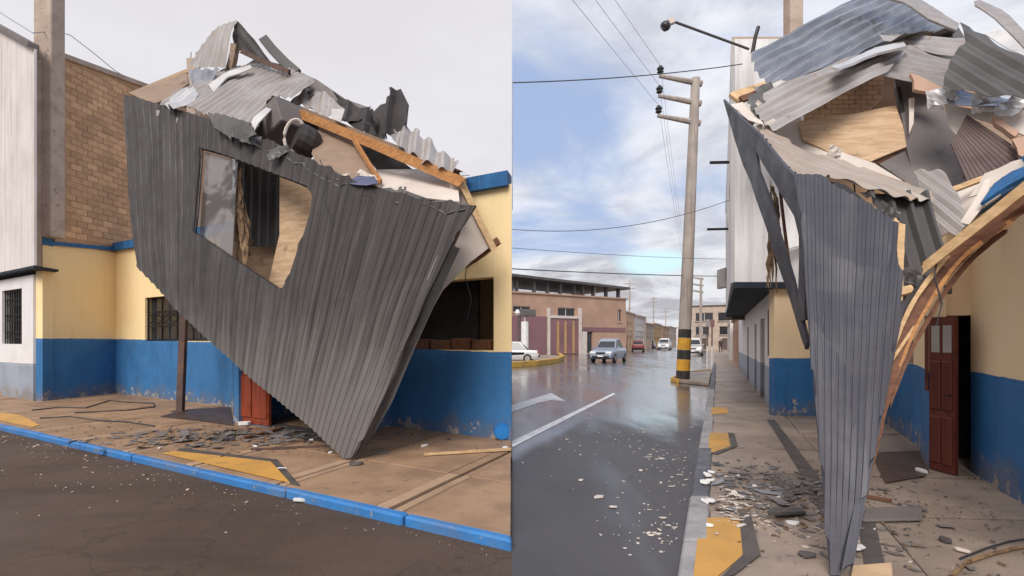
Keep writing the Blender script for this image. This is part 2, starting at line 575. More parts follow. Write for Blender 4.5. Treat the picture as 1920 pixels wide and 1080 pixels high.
M['wire'] = mat('aluminium_wire', (0.34, 0.36, 0.40), (0.28, 0.30, 0.34), 6, 0.5, metal=0.3, bump=0)
M['wiredark'] = mat('weathered_cable', (0.10, 0.105, 0.12), (0.07, 0.075, 0.085), 6, 0.6, bump=0)
M['whiteplastic'] = mat('white_foam', (0.80, 0.78, 0.77), (0.68, 0.66, 0.65), 4, 0.6, bump=0.1)
M['bandblack'] = mat('black_band_paint', (0.03, 0.026, 0.026), (0.05, 0.045, 0.04), 4, 0.5)
M['bandyellow'] = mat('yellow_band_paint', (0.70, 0.36, 0.04), (0.55, 0.28, 0.04), 4, 0.5, grime=(0.35, 0.2, 0.06))
M['brickhouse'] = mat('far_brick', (0.47, 0.30, 0.215), (0.39, 0.245, 0.175), 0.5, 0.85, bump=0.3, bscale=6)
M['maroon'] = mat('maroon_paint', (0.25, 0.13, 0.14), (0.20, 0.105, 0.112), 0.4, 0.6)
M['ochre'] = mat('ochre_stripe_paint', (0.48, 0.29, 0.13), (0.4, 0.24, 0.11), 1, 0.6)
M['glass'] = None
t = NT('window_glass')
t.p.inputs['Transmission Weight'].default_value = 0.0
M['darkglass'] = t.done((0.03, 0.032, 0.038), 0.08, 0.0, 0.6)
t = NT('reflection_toned_pane')
t.p.inputs['Alpha'].default_value = 0.55
M['pane'] = t.done(t.mix(t.ramp(t.noise(1.1, 5, 0.6, dist=0.8), 0.46, 0.56), (0.06, 0.06, 0.062), (0.26, 0.25, 0.255)), 0.07, 0.0, 0.6)  # dark and pale blotches painted in place of reflections


def asphalt_left():
    t = NT('brown_wet_asphalt')
    c = t.mix(t.ramp(t.noise(0.55, 6, 0.6), 0.35, 0.68), (0.100, 0.068, 0.049), (0.072, 0.048, 0.035))
    c = t.mix(t.ramp(t.noise(60, 4, 0.7), 0.56, 0.70), c, (0.18, 0.125, 0.09))
    c = t.mix(t.ramp(t.noise(130, 2, 0.5, off=(1, 1, 1)), 0.62, 0.70), c, (0.03, 0.025, 0.022))
    c = t.mix(t.math('MULTIPLY', t.ramp(t.noise(1.0, 5, 0.6, stretch=(0.35, 1.6, 1), rot=(0, 0, R(-32)), off=(3, 1, 0)), 0.5, 0.7), 0.55), c, (0.05, 0.034, 0.026))
    vo = t.n.new('ShaderNodeTexVoronoi')
    vo.feature = 'DISTANCE_TO_EDGE'
    vo.inputs['Scale'].default_value = 0.42
    dd = t.n.new('ShaderNodeVectorMath')
    dd.operation = 'ADD'
    nz = t.n.new('ShaderNodeTexNoise')
    nz.inputs['Scale'].default_value = 2.2
    nz.inputs['Detail'].default_value = 6
    t.l.new(t.pos, nz.inputs['Vector'])
    t.l.new(nz.outputs['Color'], dd.inputs[1])
    t.l.new(t.pos, dd.inputs[0])
    t.l.new(dd.outputs[0], vo.inputs['Vector'])
    c = t.mix(t.math('MULTIPLY', t.ramp(vo.outputs['Distance'], 0.0, 0.010, 1.0, 0.0), 0.35), c, (0.022, 0.016, 0.013))
    c = t.mix(t.ramp(t.noise(0.9, 7, 0.65, off=(6, 2, 1)), 0.60, 0.70), c, (0.082, 0.056, 0.040))
    t.bump(t.math('ADD', t.noise(110, 4, 0.7), t.math('MULTIPLY', t.noise(14, 4), 0.8)), 0.5, 0.012)
    return t.done(c, t.ramp(t.noise(0.7, 5, 0.6, off=(1, 8, 2)), 0.35, 0.7, 0.55, 0.85), 0.0, 0.22)


def asphalt_right():
    t = NT('rain_wet_asphalt')
    c = t.mix(t.ramp(t.noise(0.5, 6, 0.6), 0.35, 0.68), (0.072, 0.068, 0.074), (0.05, 0.047, 0.052))
    c = t.mix(t.ramp(t.noise(80, 3, 0.7), 0.6, 0.78), c, (0.13, 0.13, 0.14))
    # lateral distance from the kerb, measured across the street
    lat = t.math('SUBTRACT', t.math('MULTIPLY', t.math('SUBTRACT', t.math('MULTIPLY', t.y, 0.3846), t.x), 0.933), 0.25)
    streak = t.noise(1.0, 5, 0.6, stretch=(0.9, 0.16, 1), rot=(0, 0, R(21)), off=(2, 5, 0), dist=0.5)
    far = t.ramp(t.y, 8.5, 15.0)
    lane = t.math('MULTIPLY', t.ramp(lat, 2.0, 2.6), t.ramp(lat, 3.6, 4.6, 1.0, 0.0))
    wet = t.math('ADD', t.math('MULTIPLY', t.math('MAXIMUM', far, t.math('MULTIPLY', lane, 0.8)), 0.45), t.math('MULTIPLY', streak, 0.75))
    wet = t.ramp(wet, 0.37, 0.66)
    t.bump(t.math('MULTIPLY', t.math('ADD', t.noise(100, 4, 0.7), t.math('MULTIPLY', t.noise(9, 4), 0.6)), t.math('SUBTRACT', 1.15, wet)), 0.6, 0.012)
    c = t.mix(t.math('MULTIPLY', wet, 0.3), c, (0.03, 0.03, 0.035))
    t.put(t.p.inputs['Coat Weight'], wet)
    t.p.inputs['Coat IOR'].default_value = 1.5
    t.put(t.p.inputs['Coat Roughness'], t.ramp(streak, 0.3, 0.7, 0.24, 0.10))
    return t.done(c, t.ramp(wet, 0.0, 1.0, 0.55, 0.32), 0.0, 0.8)


M['asphL'] = asphalt_left()
M['asphR'] = asphalt_right()
M['earth'] = mat('dusty_ground', (0.16, 0.13, 0.11), (0.12, 0.10, 0.085), 0.2, 0.8)
M['roadpaint'] = mat('worn_white_road_paint', (0.78, 0.78, 0.80), (0.6, 0.6, 0.62), 2.2, 0.35, bump=0.2, grime=(0.3, 0.3, 0.31))

# ------------------------------------------------------------------ shaped builders


def plane3(a, b, c):
    n = (b - a).cross(c - a).normalized()
    if n.dot(Vector((0, 0, H)) - a) < 0:
        n = -n
    return a, n


EYE = Vector((0, 0, H))


def hit(pl, px, py):
    d = Vector(((px - CX) / F, 1.0, -(py - HY) / F))
    t_ = (pl[0] - EYE).dot(pl[1]) / d.dot(pl[1])
    return EYE + d * t_


def sheet(name, poly, dep, m, label=None, cat='metal sheet', rib=None, fan=None, pitch=0.18, amp=0.016, holes=(), rag=(), ragamt=0.06,
          arch=(0, 0), dent=0.0, thick=0.005, parent=None, group=None, smooth=False, wave=False, curl=None):
    """a rigid (ribbed) sheet: outline and three depth points define its plane"""
    pl = plane3(*dep)
    N = pl[1]
    rnd = random.Random(hash(name + str(poly[0])) & 0xffff)
    rnd = random.Random(int(poly[0][0] * 7 + poly[0][1] * 13 + len(poly)))
    P = [hit(pl, *p) for p in poly]
    Q = []
    for i, p in enumerate(P):
        q = P[(i + 1) % len(P)]
        Q.append(p)
        if rag == 'all' or i in rag:
            n_ = max(2, int((q - p).length / 0.13))
            side = N.cross((q - p).normalized())
            for k in range(1, n_):
                Q.append(p.lerp(q, k / n_) + side * rnd.uniform(-ragamt, ragamt) + (q - p).normalized() * rnd.uniform(-0.02, 0.02))
    loops = [Q] + [[hit(pl, *p) for p in h] for h in holes]
    C = None
    cen = sum(P, Vector()) / len(P)
    if fan:
        C = hit(pl, *fan)
        e1 = (cen - C).normalized()
    elif rib:
        e1 = (hit(pl, *rib[1]) - hit(pl, *rib[0])).normalized()
    else:
        e1 = (P[1] - P[0]).normalized()
    e2 = N.cross(e1).normalized()
    bm = bmesh.new()
    vs = [bm.verts.new(v) for lp in loops for v in lp]
    for tri in tessellate_polygon(loops):
        try:
            bm.faces.new([vs[i] for i in tri])
        except ValueError:
            pass

    def cut(co, no):
        bmesh.ops.bisect_plane(bm, geom=bm.verts[:] + bm.edges[:] + bm.faces[:], dist=1e-5, plane_co=co, plane_no=no)
    O = C if C is not None else cen
    if C is not None:
        ref = (cen - C).length
        dth = pitch / ref

        def par(v):
            r = v - O
            return math.atan2(r.dot(e2), r.dot(e1)) / dth
    else:
        def par(v):
            return (v - O).dot(e2) / pitch
    allv = [par(v) for v in loops[0]]
    lo, hi_ = min(allv), max(allv)
    av = [(v - O).dot(e1) for v in loops[0]]
    alo, ahi = min(av), max(av)
    phases = (0.36, 0.43, 0.57, 0.64) if not wave else (0.0, 0.167, 0.333, 0.5, 0.667, 0.833)
    if rib or fan:
        k = math.floor(lo)
        while k <= hi_:
            for ph in phases:
                tt = k + ph
                if lo < tt < hi_:
                    if C is not None:
                        a_ = tt * dth
                        cut(O, e2 * math.cos(a_) - e1 * math.sin(a_))
                    else:
                        cut(O + e2 * tt * pitch, e2)
            k += 1
    else:
        w_ = 0.35
        k = math.floor(lo * pitch / w_)
        while k * w_ < hi_ * pitch:
            cut(O + e2 * k * w_, e2)
            k += 1
    if dent or arch[0] or curl:
        st = max(0.16, (ahi - alo) / 14)
        a_ = alo + st
        while a_ < ahi:
            cut(O + e1 * a_, e1)
            a_ += st
    lr, la = bm.verts.layers.float.new('rib'), bm.verts.layers.float.new('along')
    off = {}
    for v in bm.verts:
        p = par(v.co)
        v[lr] = p * pitch + (poly[0][0] % 17)
        v[la] = (v.co - O).dot(e1)
        f = 0.0
        if rib or fan:
            ph = p - math.floor(p)
            if wave:
                f = math.sin(2 * math.pi * ph) * amp
            else:
                f = amp * 1.6 if 0.42 < ph < 0.58 else 0
        bq = (p - (lo + hi_) / 2) / max(1e-6, (hi_ - lo) / 2)
        aq = ((v.co - O).dot(e1) - (alo + ahi) / 2) / max(1e-6, (ahi - alo) / 2)
        f += arch[0] * (1 - aq * aq) + arch[1] * (1 - bq * bq)
        if curl:
            f += curl * max(0, aq) ** 2
        if dent:
            f += dent * (noise.noise(v.co * 0.9) + 0.9 * (0.4 - abs(noise.noise(v.co * 1.7 + Vector((5, 1, 2))))))
        off[v] = f
    for v, f in off.items():
        v.co += N * f
    bmesh.ops.recalc_face_normals(bm, faces=bm.faces[:])
    bmesh.ops.solidify(bm, geom=bm.faces[:], thickness=thick)
    o = finish(bm, name, m, parent, smooth)
    if label:
        tag(o, label, cat, group)
    return o


def wall(name, A, B, z0, z1, thick, opens, m, parent=None, inward=None):
    """wall with real openings; A to B along its outer face (x, y); thickness goes to the inward side"""
    A, B = Vector(A[:2]), Vector(B[:2])
    d = B - A
    ln = d.length
    u = d / ln
    n = Vector((-u.y, u.x))
    if inward is not None and n.dot(Vector(inward[:2])) < 0:
        n = -n
    ss = sorted({0.0, ln} | {max(0, min(ln, v)) for o in opens for v in o[:2]})
    zs = sorted({z0, z1} | {max(z0, min(z1, v)) for o in opens for v in o[2:4]})
    bm = bmesh.new()

    def solid(i, j):
        if i < 0 or j < 0 or i >= len(ss) - 1 or j >= len(zs) - 1:
            return False
        s, z = (ss[i] + ss[i + 1]) / 2, (zs[j] + zs[j + 1]) / 2
        return not any(o[0] < s < o[1] and o[2] < z < o[3] for o in opens)
    cache = {}

    def V(i, j, k):
        if (i, j, k) not in cache:
            p = A + u * ss[i] + n * (thick * k)
            cache[(i, j, k)] = bm.verts.new((p.x, p.y, zs[j]))
        return cache[(i, j, k)]
    for i in range(len(ss) - 1):
        for j in range(len(zs) - 1):
            if not solid(i, j):
                continue
            for k in (0, 1):
                bm.faces.new((V(i, j, k), V(i + 1, j, k), V(i + 1, j + 1, k), V(i, j + 1, k)))
            for (ni, nj, a, b) in ((i - 1, j, (i, j), (i, j + 1)), (i + 1, j, (i + 1, j), (i + 1, j + 1)), (i, j - 1, (i, j), (i + 1, j)), (i, j + 1, (i, j + 1), (i + 1, j + 1))):
                if not solid(ni, nj):
                    bm.faces.new((V(*a, 0), V(*b, 0), V(*b, 1), V(*a, 1)))
    return finish(bm, name, m, parent)


def frame3(A, B, inward):
    A, B = Vector(A[:2]), Vector(B[:2])
    u = (B - A).normalized()
    n = Vector((-u.y, u.x))
    if n.dot(Vector(inward[:2])) < 0:
        n = -n
    return lambda s, d, z: Vector((*(A + u * s + n * d), z))


def quadbox(mb, f, s0, s1, d0, d1, z0, z1):
    p = [f(s0, d0, z0), f(s1, d0, z0), f(s1, d1, z0), f(s0, d1, z0)]
    mb.prism(p, (0, 0, z1 - z0))
    return mb


def catenary(a, b, sag, n=24):
    a, b = Vector(a), Vector(b)
    return [a.lerp(b, i / n) - Vector((0, 0, sag * 4 * (i / n) * (1 - i / n))) for i in range(n + 1)]


# ------------------------------------------------------------------ ground, streets, pavements


def sheet_poly(name, pts, z, m, kind='structure', parent=None):
    bm = bmesh.new()
    bm.faces.new([bm.verts.new((p[0], p[1], z)) for p in pts])
    o = finish(bm, name, m, parent, recalc=False)
    if o.data.polygons[0].normal.z < 0:
        o.data.flip_normals()
    if kind:
        o['kind'] = kind
    return o


sheet_poly('ground', [(-1500, -1500), (1500, -1500), (1500, 1500), (-1500, 1500)], -0.02, M['earth'])
sheet_poly('side_street', [(-60, -25), (0, -25), (0, 60), (-60, 60)], 0.0, M['asphL'])
sheet_poly('main_street', [(0, -25), (120, -25), (420, 900), (60, 900), (0, 120)], 0.0, M['asphR'])


def clip(poly, p0, n):
    """keep the side of the polygon where (p - p0).n >= 0"""
    out = []
    for i, a in enumerate(poly):
        b = poly[(i + 1) % len(poly)]
        da, db = (a - p0).dot(n), (b - p0).dot(n)
        if da >= 0:
            out.append(a)
        if (da >= 0) != (db >= 0):
            out.append(a + (b - a) * (da / (da - db)))
    return out


def inset(poly, g):
    c = sum(poly, Vector((0, 0))) / len(poly)
    out = []
    n = len(poly)
    area = sum(poly[i].x * poly[(i + 1) % n].y - poly[(i + 1) % n].x * poly[i].y for i in range(n))
    sgn = 1 if area > 0 else -1
    for i in range(n):
        p, a, b = poly[i], poly[i - 1], poly[(i + 1) % n]
        e1, e2 = (p - a), (b - p)
        if e1.length < 1e-6 or e2.length < 1e-6:
            continue
        e1.normalize()
        e2.normalize()
        n1, n2 = Vector((-e1.y, e1.x)) * sgn, Vector((-e2.y, e2.x)) * sgn
        bis = n1 + n2
        if bis.length < 1e-4:
            continue
        bis.normalize()
        out.append(p + bis * min(g / max(0.25, bis.dot(n1)), g * 3))
    return out


def slab(poly, z0, z1, m, parent, name='slab', bev=0.006):
    if len(poly) < 3:
        return None
    mb = MB().prism([(p.x, p.y, z0) for p in poly], (0, 0, z1 - z0))
    if bev:
        mb.bevel(bev)
    return mb.build(name, m, parent)


# ---- left pavement with its blue kerb
KL0 = G(960, 1035).xy
KL1 = G(0, 807).xy
kd = (KL1 - KL0).normalized()
kn = Vector((kd.y, -kd.x))
if kn.y < 0:
    kn = -kn                                   # from kerb towards the wall
jd = Vector((0.397, 0.918)).normalized()
X0 = Vector((-0.004, 0))
NX = Vector((-1, 0))

kerbL = empty('kerb', (KL0.x, KL0.y, 0), kind='structure')
joints = [0.0, 1.10, 2.69, 4.28, 5.87, 7.40, 8.95, 10.5, 12.1, 13.7, 15.3]
for i in range(len(joints) - 1):
    a, b = joints[i], joints[i + 1]
    g = 0.012 if i else 0.0
    q = [KL0 + kd * (a + g), KL0 + kd * (b - 0.012), KL0 + kd * (b - 0.012) + kn * 0.10, KL0 + kd * (a + g) + kn * 0.10]
    q = clip(q, X0, NX)
    dz_ = random.uniform(-0.006, 0.006)
    slab([p + kn * random.uniform(-0.006, 0.006) for p in q], -0.05, SW + 0.012 + dz_, M['kerbblue'], kerbL, 'kerb_stone', 0.018)

paveL = empty('pavement', (-5, 9, 0), kind='structure')
bed = clip([KL0 + kn * 0.09 - kd * 2, KL0 + kd * 20 + kn * 0.09, KL0 + kd * 20 + kn * 9, KL0 - kd * 2 + kn * 9], X0, NX)
slab(bed, -0.01, SW - 0.035, M['mortar'], paveL, 'joint_bed', 0)
rows = [0.115, 1.42, 2.55, 3.7, 5.2, 7.0]
cols = []
c = -2.2
k = 0
t0 = (G(750, 945, SW).xy - KL0 - kn * 0.18).dot(kd)      # the wide joint seen by the fallen panel
c = t0 - 1.62 * 3
while c < 17:
    cols += [(c + 0.16, c + 1.46, 'slabL'), (c + 1.46, c + 1.575, 'slabband'), (c + 1.62, c + 1.78, 'slabband')] if k % 2 == 0 or True else []
    c += 1.62
    k += 1
jn = jd.dot(kn)
for r in range(len(rows) - 1):
    for (a, b, mk) in cols:
        o = KL0
        def PT(aa, rr):
            p = KL0 + kd * aa + jd * (rr / jn)
            return p - kd * (rows[0] / jn) * jd.dot(kd)
        q = [PT(a, rows[r]), PT(b, rows[r]), PT(b, rows[r + 1]), PT(a, rows[r + 1])]
        q = clip(q, X0, NX)
        q = clip(q, OL - nL * 0.05, nL) if r < 4 else q
        if len(q) < 3:
            continue
        mk2 = mk if r == 0 else ('slabL')
        q = inset(q, 0.007)
        if len(q) >= 3:
            slab(q, SW - 0.05, SW + random.uniform(-0.005, 0.004), M[mk2], paveL)


def patch(pix, z, m, parent, name, th=0.006, bev=0):
    q = [G(x, y, z).xy for x, y in pix]
    return slab(q, z, z + th, m, parent, name, bev)


ZP = SW + 0.006
patch([(305, 850), (330, 846), (508, 866), (543, 905), (524, 901)], ZP, M['yellowpaint'], paveL, 'painted_patch')
patch([(508, 864), (522, 866), (562, 911), (545, 907)], ZP, M['border'], paveL, 'border_strip', 0.012)
patch([(330, 846), (338, 841), (521, 863), (510, 866)], ZP, M['border'], paveL, 'border_strip', 0.010)
patch([(-60, 766), (40, 779), (74, 797), (62, 801), (-60, 777)], ZP, M['yellowpaint'], paveL, 'painted_patch')
patch([(300, 781), (352, 768), (432, 763), (438, 798), (400, 792)], ZP, M['mud'], paveL, 'mud_patch')
patch([(512, 792), (700, 822), (660, 838), (520, 815)], ZP, M['border'], paveL, 'dark_patch', 0.003)  # thin dark patch laid on the paving below the tilted panel

# ---- right pavement with its grey kerb
vR = Vector((0.3846, 1)).normalized()
cR = Vector((1, 0.03)).normalized()


def KR(Y, off=0.0):
    return Vector((0.3846 * Y - 0.26 + off, Y))


kerbR = empty('kerb', (1, 4, 0), kind='structure')
y = 0.6
i = 0
while y < 34:
    ln = 1.15 if y < 16 else 2.4
    q = [KR(y + 0.006), KR(y + ln - 0.006), KR(y + ln - 0.006, 0.19), KR(y + 0.006, 0.19)]
    key = 'kerbgrey'
    if 5.0 < y < 7.2:
        key = 'kerbblack'
    if y > 16:
        key = 'kerbblack'
    slab([p + Vector((random.uniform(-0.006, 0.006), 0)) for p in q], -0.05, SW + random.uniform(0.002, 0.014), M[key], kerbR, 'kerb_stone', 0.016)
    y += ln
    i += 1
paveR = empty('pavement', (4, 8, 0), kind='structure')
slab([KR(0.5, 0.18), KR(34, 0.18), KR(34, 6.0), KR(0.5, 6.5)], -0.01, SW - 0.035, M['mortar'], paveR, 'joint_bed', 0)
NR1, NR2 = G(1820, 885, SW).xy, G(1920, 945, SW).xy
wR = (NR1 - NR2).normalized()
cuts = [0.205, 1.6, 3.05, 4.6, 6.3]
y = 0.6
while y < 33.5:
    ln = 1.38 if y < 16 else 2.76
    for j in range(len(cuts) - 1):
        a, b = cuts[j], cuts[j + 1]
        if b - a < 0.1 and y > 20:
            continue
        q = [KR(y, a), KR(y, b), KR(y + ln, b), KR(y + ln, a)]
        # joints run square to the kerb
        q = [Vector((p.x, p.y - (p.x - KR(y).x) * 0.10 + 0.1)) for p in q]
        q = inset(q, 0.006)
        slab(q, SW - 0.05, SW + random.uniform(-0.005, 0.004), M['border'] if b - a < 0.1 else M['slabR'], paveR)
    y += ln
# far strip of the same pavement, too distant for single slabs
slab([KR(34), KR(400), KR(400, 4.5), KR(34, 4.5)], -0.01, SW, M['slabR'], paveR, 'far_pavement', 0)
patch([(1312, 972), (1386, 972), (1393, 1042), (1350, 1078), (1303, 1120), (1296, 1120)], ZP, M['yellowpaint'], paveR, 'painted_patch')
patch([(1386, 958), (1406, 958), (1426, 1042), (1376, 1080), (1346, 1092), (1393, 1042)], ZP, M['border'], paveR, 'border_strip', 0.012)
patch([(1330, 811), (1365, 813), (1370, 838), (1328, 851)], ZP, M['yellowpaint'], paveR, 'painted_patch')
patch([(1365, 812), (1377, 814), (1383, 837), (1344, 853), (1334, 851), (1370, 838)], ZP, M['border'], paveR, 'border_strip', 0.012)
patch([(1334, 764), (1362, 764), (1366, 775), (1333, 777)], ZP, M['yellowpaint'], paveR, 'painted_patch')
patch([(1438, 787), (1452, 787), (1540, 900), (1575, 985), (1548, 985), (1512, 905)], ZP, M['border'], paveR, 'gutter_strip', 0.004)
patch([(1608, 975), (1640, 975), (1660, 1060), (1668, 1090), (1625, 1090)], ZP, M['border'], paveR, 'gutter_strip', 0.004)
patch([(1632, 850), (1722, 845), (1742, 884), (1735, 893), (1660, 906)], ZP, M['mud'], paveR, 'mud_patch')

# painted lane markings on the main street
def marking(pix, name='lane_marking'):
    q = [G(x, y, 0.004).xy for x, y in pix]
    mb = MB().prism([(p.x, p.y, 0.004) for p in q], (0, 0, 0.003))
    o = mb.build(name, M['roadpaint'])
    o['kind'] = 'structure'
    return o


marking([(956, 841), (956, 829), (1150, 737), (1154, 739)])
marking([(956, 774), (956, 761), (1016, 742), (1034, 737), (1060, 752), (1034, 750), (1010, 755)], 'arrow_marking')
# yellow kerbed island round the pole and kerbed corner over the street
isl = empty('kerb_island', (7, 22, 0), kind='structure')
q = [KR(19.9, -1.15), KR(20.6, -1.45), KR(24.5, -1.2), KR(26.5, -0.02), KR(18.6, -0.02)]
slab(q, 0.0, 0.12, M['slabR'], isl, 'paving', 0.02)
for a, b in zip(q, q[1:]):
    if (b - a).length > 0.1 and b is not q[-1]:
        d_ = (b - a).normalized()
        nn = Vector((d_.y, -d_.x)) * 0.09
        if nn.dot(a - Vector((8, 22))) < 0:
            nn = -nn
        slab([a, b, b + nn, a + nn], 0.0, 0.16, M['kerbyellow'], isl, 'kerb_stone', 0.012)
corner = empty('kerb_corner', (2, 45, 0), kind='structure')
q = [G(940, 690).xy, G(1000, 686).xy, G(1040, 680).xy, G(1052, 674).xy, G(1046, 668).xy, G(940, 668).xy]
slab(q, 0.0, 0.14, M['slabR'], corner, 'paving', 0.02)
for a, b in zip(q[:4], q[1:5]):
    d_ = (b - a).normalized()
    nn = Vector((d_.y, -d_.x)) * 0.3
    slab([a, b, b + nn, a + nn], 0.0, 0.34, M['kerbyellow'], corner, 'kerb_stone', 0.02)

# ------------------------------------------------------------------ left: cream and blue building
bL = empty('cream_building', (-6, 10.5, 0), 'single-storey cream house with blue dado and a big unglazed window behind the tilted charcoal panel', 'building')
S1 = sL(217)
fL = frame3((OL.x, OL.y), (OL + uL * S1), -nL)
sw0, sw1 = sL(936), sL(762)
wz = (1.44, 2.59)
winL = (sL(392), sL(272), 1.58, 2.75)
S0 = 0.34
wall('facade', OL + uL * S0, OL + uL * S1, 0.0, 3.99, 0.24, [(max(0.0, sw0 - S0), sL(690) - S0, *wz), (winL[0] - S0, winL[1] - S0, *winL[2:])], M['wallL'], bL, -nL)
_i, _o = SL(S0 - 0.002, -0.24, 0), SL(S0 - 0.002, 0.0, 0)
MB().prism([(-0.006, OL.y + 0.004, 0), _o, _i, (-0.006, _i.y + 0.1, 0)], (0, 0, 3.99)).build('corner_pier', M['wallL'], bL)
MB().prism([SL(0.4, 0.0, 3.985), SL(S1, 0, 3.985), SL(S1, 0, 4.2)], (*(-nL * 0.23), 0)).build('wall_top', M['wallL'], bL)
mb = MB()
a0, a1 = SL(0.02, 0.10, 3.95), SL(S1, 0.10, 4.17)
b0, b1 = SL(0.02, -0.26, 3.95), SL(S1, -0.26, 4.17)
for p in (a0, a1, b0, b1):
    p.x = min(p.x, -0.006)
mb.prism([a0, a1, b1, b0], (0, 0, 0.22))
mb.build('cornice', M['trim'], bL)
# end wall in the plane of the corner, back wall and roof close the house
Eb = Vector((-0.006, 17.0))
Ec = OL + uL * S1 - nL * 5.0
wall('end_wall', (-0.006, 8.62), Eb, 0.0, 4.1, 0.24, [], M['wallL'], bL, (-1, 0))
wall('back_wall', Eb - Vector((0.3, 0)), Ec, 0.0, 4.1, 0.24, [], M['wallL'], bL, nL)
ra = OL - nL * 0.25
rb = OL + uL * S1 - nL * 0.25
MB().prism([(-0.02, ra.y + 0.2, 3.86), (rb.x, rb.y, 3.86), (Ec.x, Ec.y, 3.86), (-0.02, 17.0, 3.86)], (0, 0, 0.12)).build('roof_slab', M['concrete'], bL)
# recess return wall and its front pier
PA = G(80, 752, SW).xy
PC = OL + uL * S1
pd = (PC - PA).normalized()
pn = Vector((pd.y, -pd.x))                     # faces the yard of the recess (+x)
wall('return_wall', PA, PC + pd * 0.02, 0.0, 4.02, 0.2, [], M['wallL'], bL, -pn)
mb = MB()
mb.prism([(PA.x + pn.x * 0.05, PA.y + pn.y * 0.05, 4.0), (PC.x + pn.x * 0.05, PC.y + pn.y * 0.05, 4.18), (PC.x - pn.x * 0.2, PC.y - pn.y * 0.2, 4.18), (PA.x - pn.x * 0.2, PA.y - pn.y * 0.2, 4.0)], (0, 0, 0.10))
mb.build('return_capping', M['trim'], bL)
MB().prism([(PA.x, PA.y, 4.015), (PC.x, PC.y, 4.015), (PC.x, PC.y, 4.19)], (*(-pn * 0.19), 0)).build('wall_top', M['wallL'], bL)
quadbox(MB(), fL, 1.3, S1 - 2, 0.9, 0.98, 0.0, 3.85).build('shade_panel', M['black'], bL)  # black board added so the room behind the window looks unlit
quadbox(MB(), fL, 0.9, S1 - 2, 0.25, 0.9, 2.9, 2.98).build('shade_ceiling', M['black'], bL)  # black lid added over the same cavity to keep it dark
MB().box((PA.x + uL.x * 0.17 - nL.x * 0.02 * 0 + pd.x * 0.12, PA.y + uL.y * 0.17 + pd.y * 0.12, 2.0), (uL.x * 0.19, uL.y * 0.19, 0), (pd.x * 0.13, pd.y * 0.13, 0), (0, 0, 2.0)).build('pier', M['wallL'], bL)
MB().box((PA.x + uL.x * 0.17 + pd.x * 0.10, PA.y + uL.y * 0.17 + pd.y * 0.10, 4.09), (uL.x * 0.22, uL.y * 0.22, 0), (pd.x * 0.15, pd.y * 0.15, 0), (0, 0, 0.095)).build('pier_cap', M['trim'], bL)
# barred window
wroot = MB()
quadbox(wroot, fL, winL[0], winL[1], 0.16, 0.18, winL[2], winL[3])
wo_ = wroot.build('window', M['darkglass'], bL)
for k in range(5):
    s = winL[0] + (winL[1] - winL[0]) * (k + 0.06) / 4.12
    quadbox(MB(), fL, s, s + 0.035, 0.05, 0.085, winL[2], winL[3]).build('bar', M['ironblack'], wo_)
for k in range(4):
    z = winL[2] + (winL[3] - winL[2]) * k / 3.06
    quadbox(MB(), fL, winL[0], winL[1], 0.045, 0.06, z, z + 0.03).build('cross_bar', M['ironblack'], wo_)
for k in range(4):
    s = winL[0] + (winL[1] - winL[0]) * k / 4
    w_ = (winL[1] - winL[0]) / 4
    MB().beam(fL(s, 0.05, 1.98), fL(s + w_, 0.05, 2.36), 0.016, 0.016).beam(fL(s, 0.055, 2.36), fL(s + w_, 0.055, 1.98), 0.016, 0.016).build('diagonal_bar', M['ironblack'], wo_)
# porch with the red door
d_p = 1.15
sp0, sp1 = 2.55, None
pp = G(437, 792, SW).xy - OL
sp1 = pp.dot(uL)
d_p = pp.dot(nL)
PF0, PF1 = OL + uL * sp0 + nL * d_p, OL + uL * sp1 + nL * d_p
dw = 0.02
wall('porch_front', PF0, PF1, 0.0, 2.3, 0.18, [(0.05, sp1 - sp0 - 0.015, SW, 2.05)], M['wallL'], bL, -nL)
wall('porch_side', PF1, OL + uL * sp1 + nL * 0.003, 0.0, 2.3, 0.18, [], M['wallL'], bL, -uL)
wall('porch_side', PF0, OL + uL * sp0 + nL * 0.003, 0.0, 2.3, 0.18, [], M['wallL'], bL, uL)
fP = frame3(PF0, PF1, -nL)
quadbox(MB(), fP, -0.1, sp1 - sp0 + 0.1, -0.1, d_p - 0.005, 2.3, 2.40).build('porch_roof', M['trim'], bL)
lw = sp1 - sp0 - 0.015
leaf = quadbox(MB(), fP, lw - 0.98, lw, 0.07, 0.12, SW + 0.01, 2.04).build('door', M['door'], bL)
for s0_ in (lw - 0.94, lw - 0.47):
    for z0_, z1_ in ((SW + 0.12, 0.95), (1.05, 1.95)):
        quadbox(MB(), fP, s0_, s0_ + 0.42, 0.045, 0.072, z0_, z1_).bevel(0.012).build('door_panel', M['door'], leaf)
MB().tube([fP(lw - 0.92, 0.07, 1.1), fP(lw - 0.92, 0.0, 1.1), fP(lw - 0.84, 0.0, 1.1)], 0.012).build('handle', M['ironblack'], leaf)
# low cartons on the sill inside the big window
for k, (s0_, s1_, h_, cc) in enumerate([(0.35, 0.72, 0.17, 'beambrown'), (0.78, 1.16, 0.19, 'beambrown'), (1.2, 1.62, 0.16, 'beambrown'), (1.7, 2.1, 0.18, 'beambrown')]):
    o = quadbox(MB(), fL, sw0 + s0_, sw0 + s1_, 0.26, 0.50, 1.40, 1.44 + h_).bevel(0.01).build('carton', M[cc])
    mb = MB()
    quadbox(mb, fL, sw0 + s0_, sw0 + s1_, 0.354, 0.406, 1.4405 + h_, 1.444 + h_)
    mb.build('tape', M['plybrown'], o)
    tag(o, 'brown carton standing in the dark unglazed window of the cream house', 'carton', 'cartons inside the window')
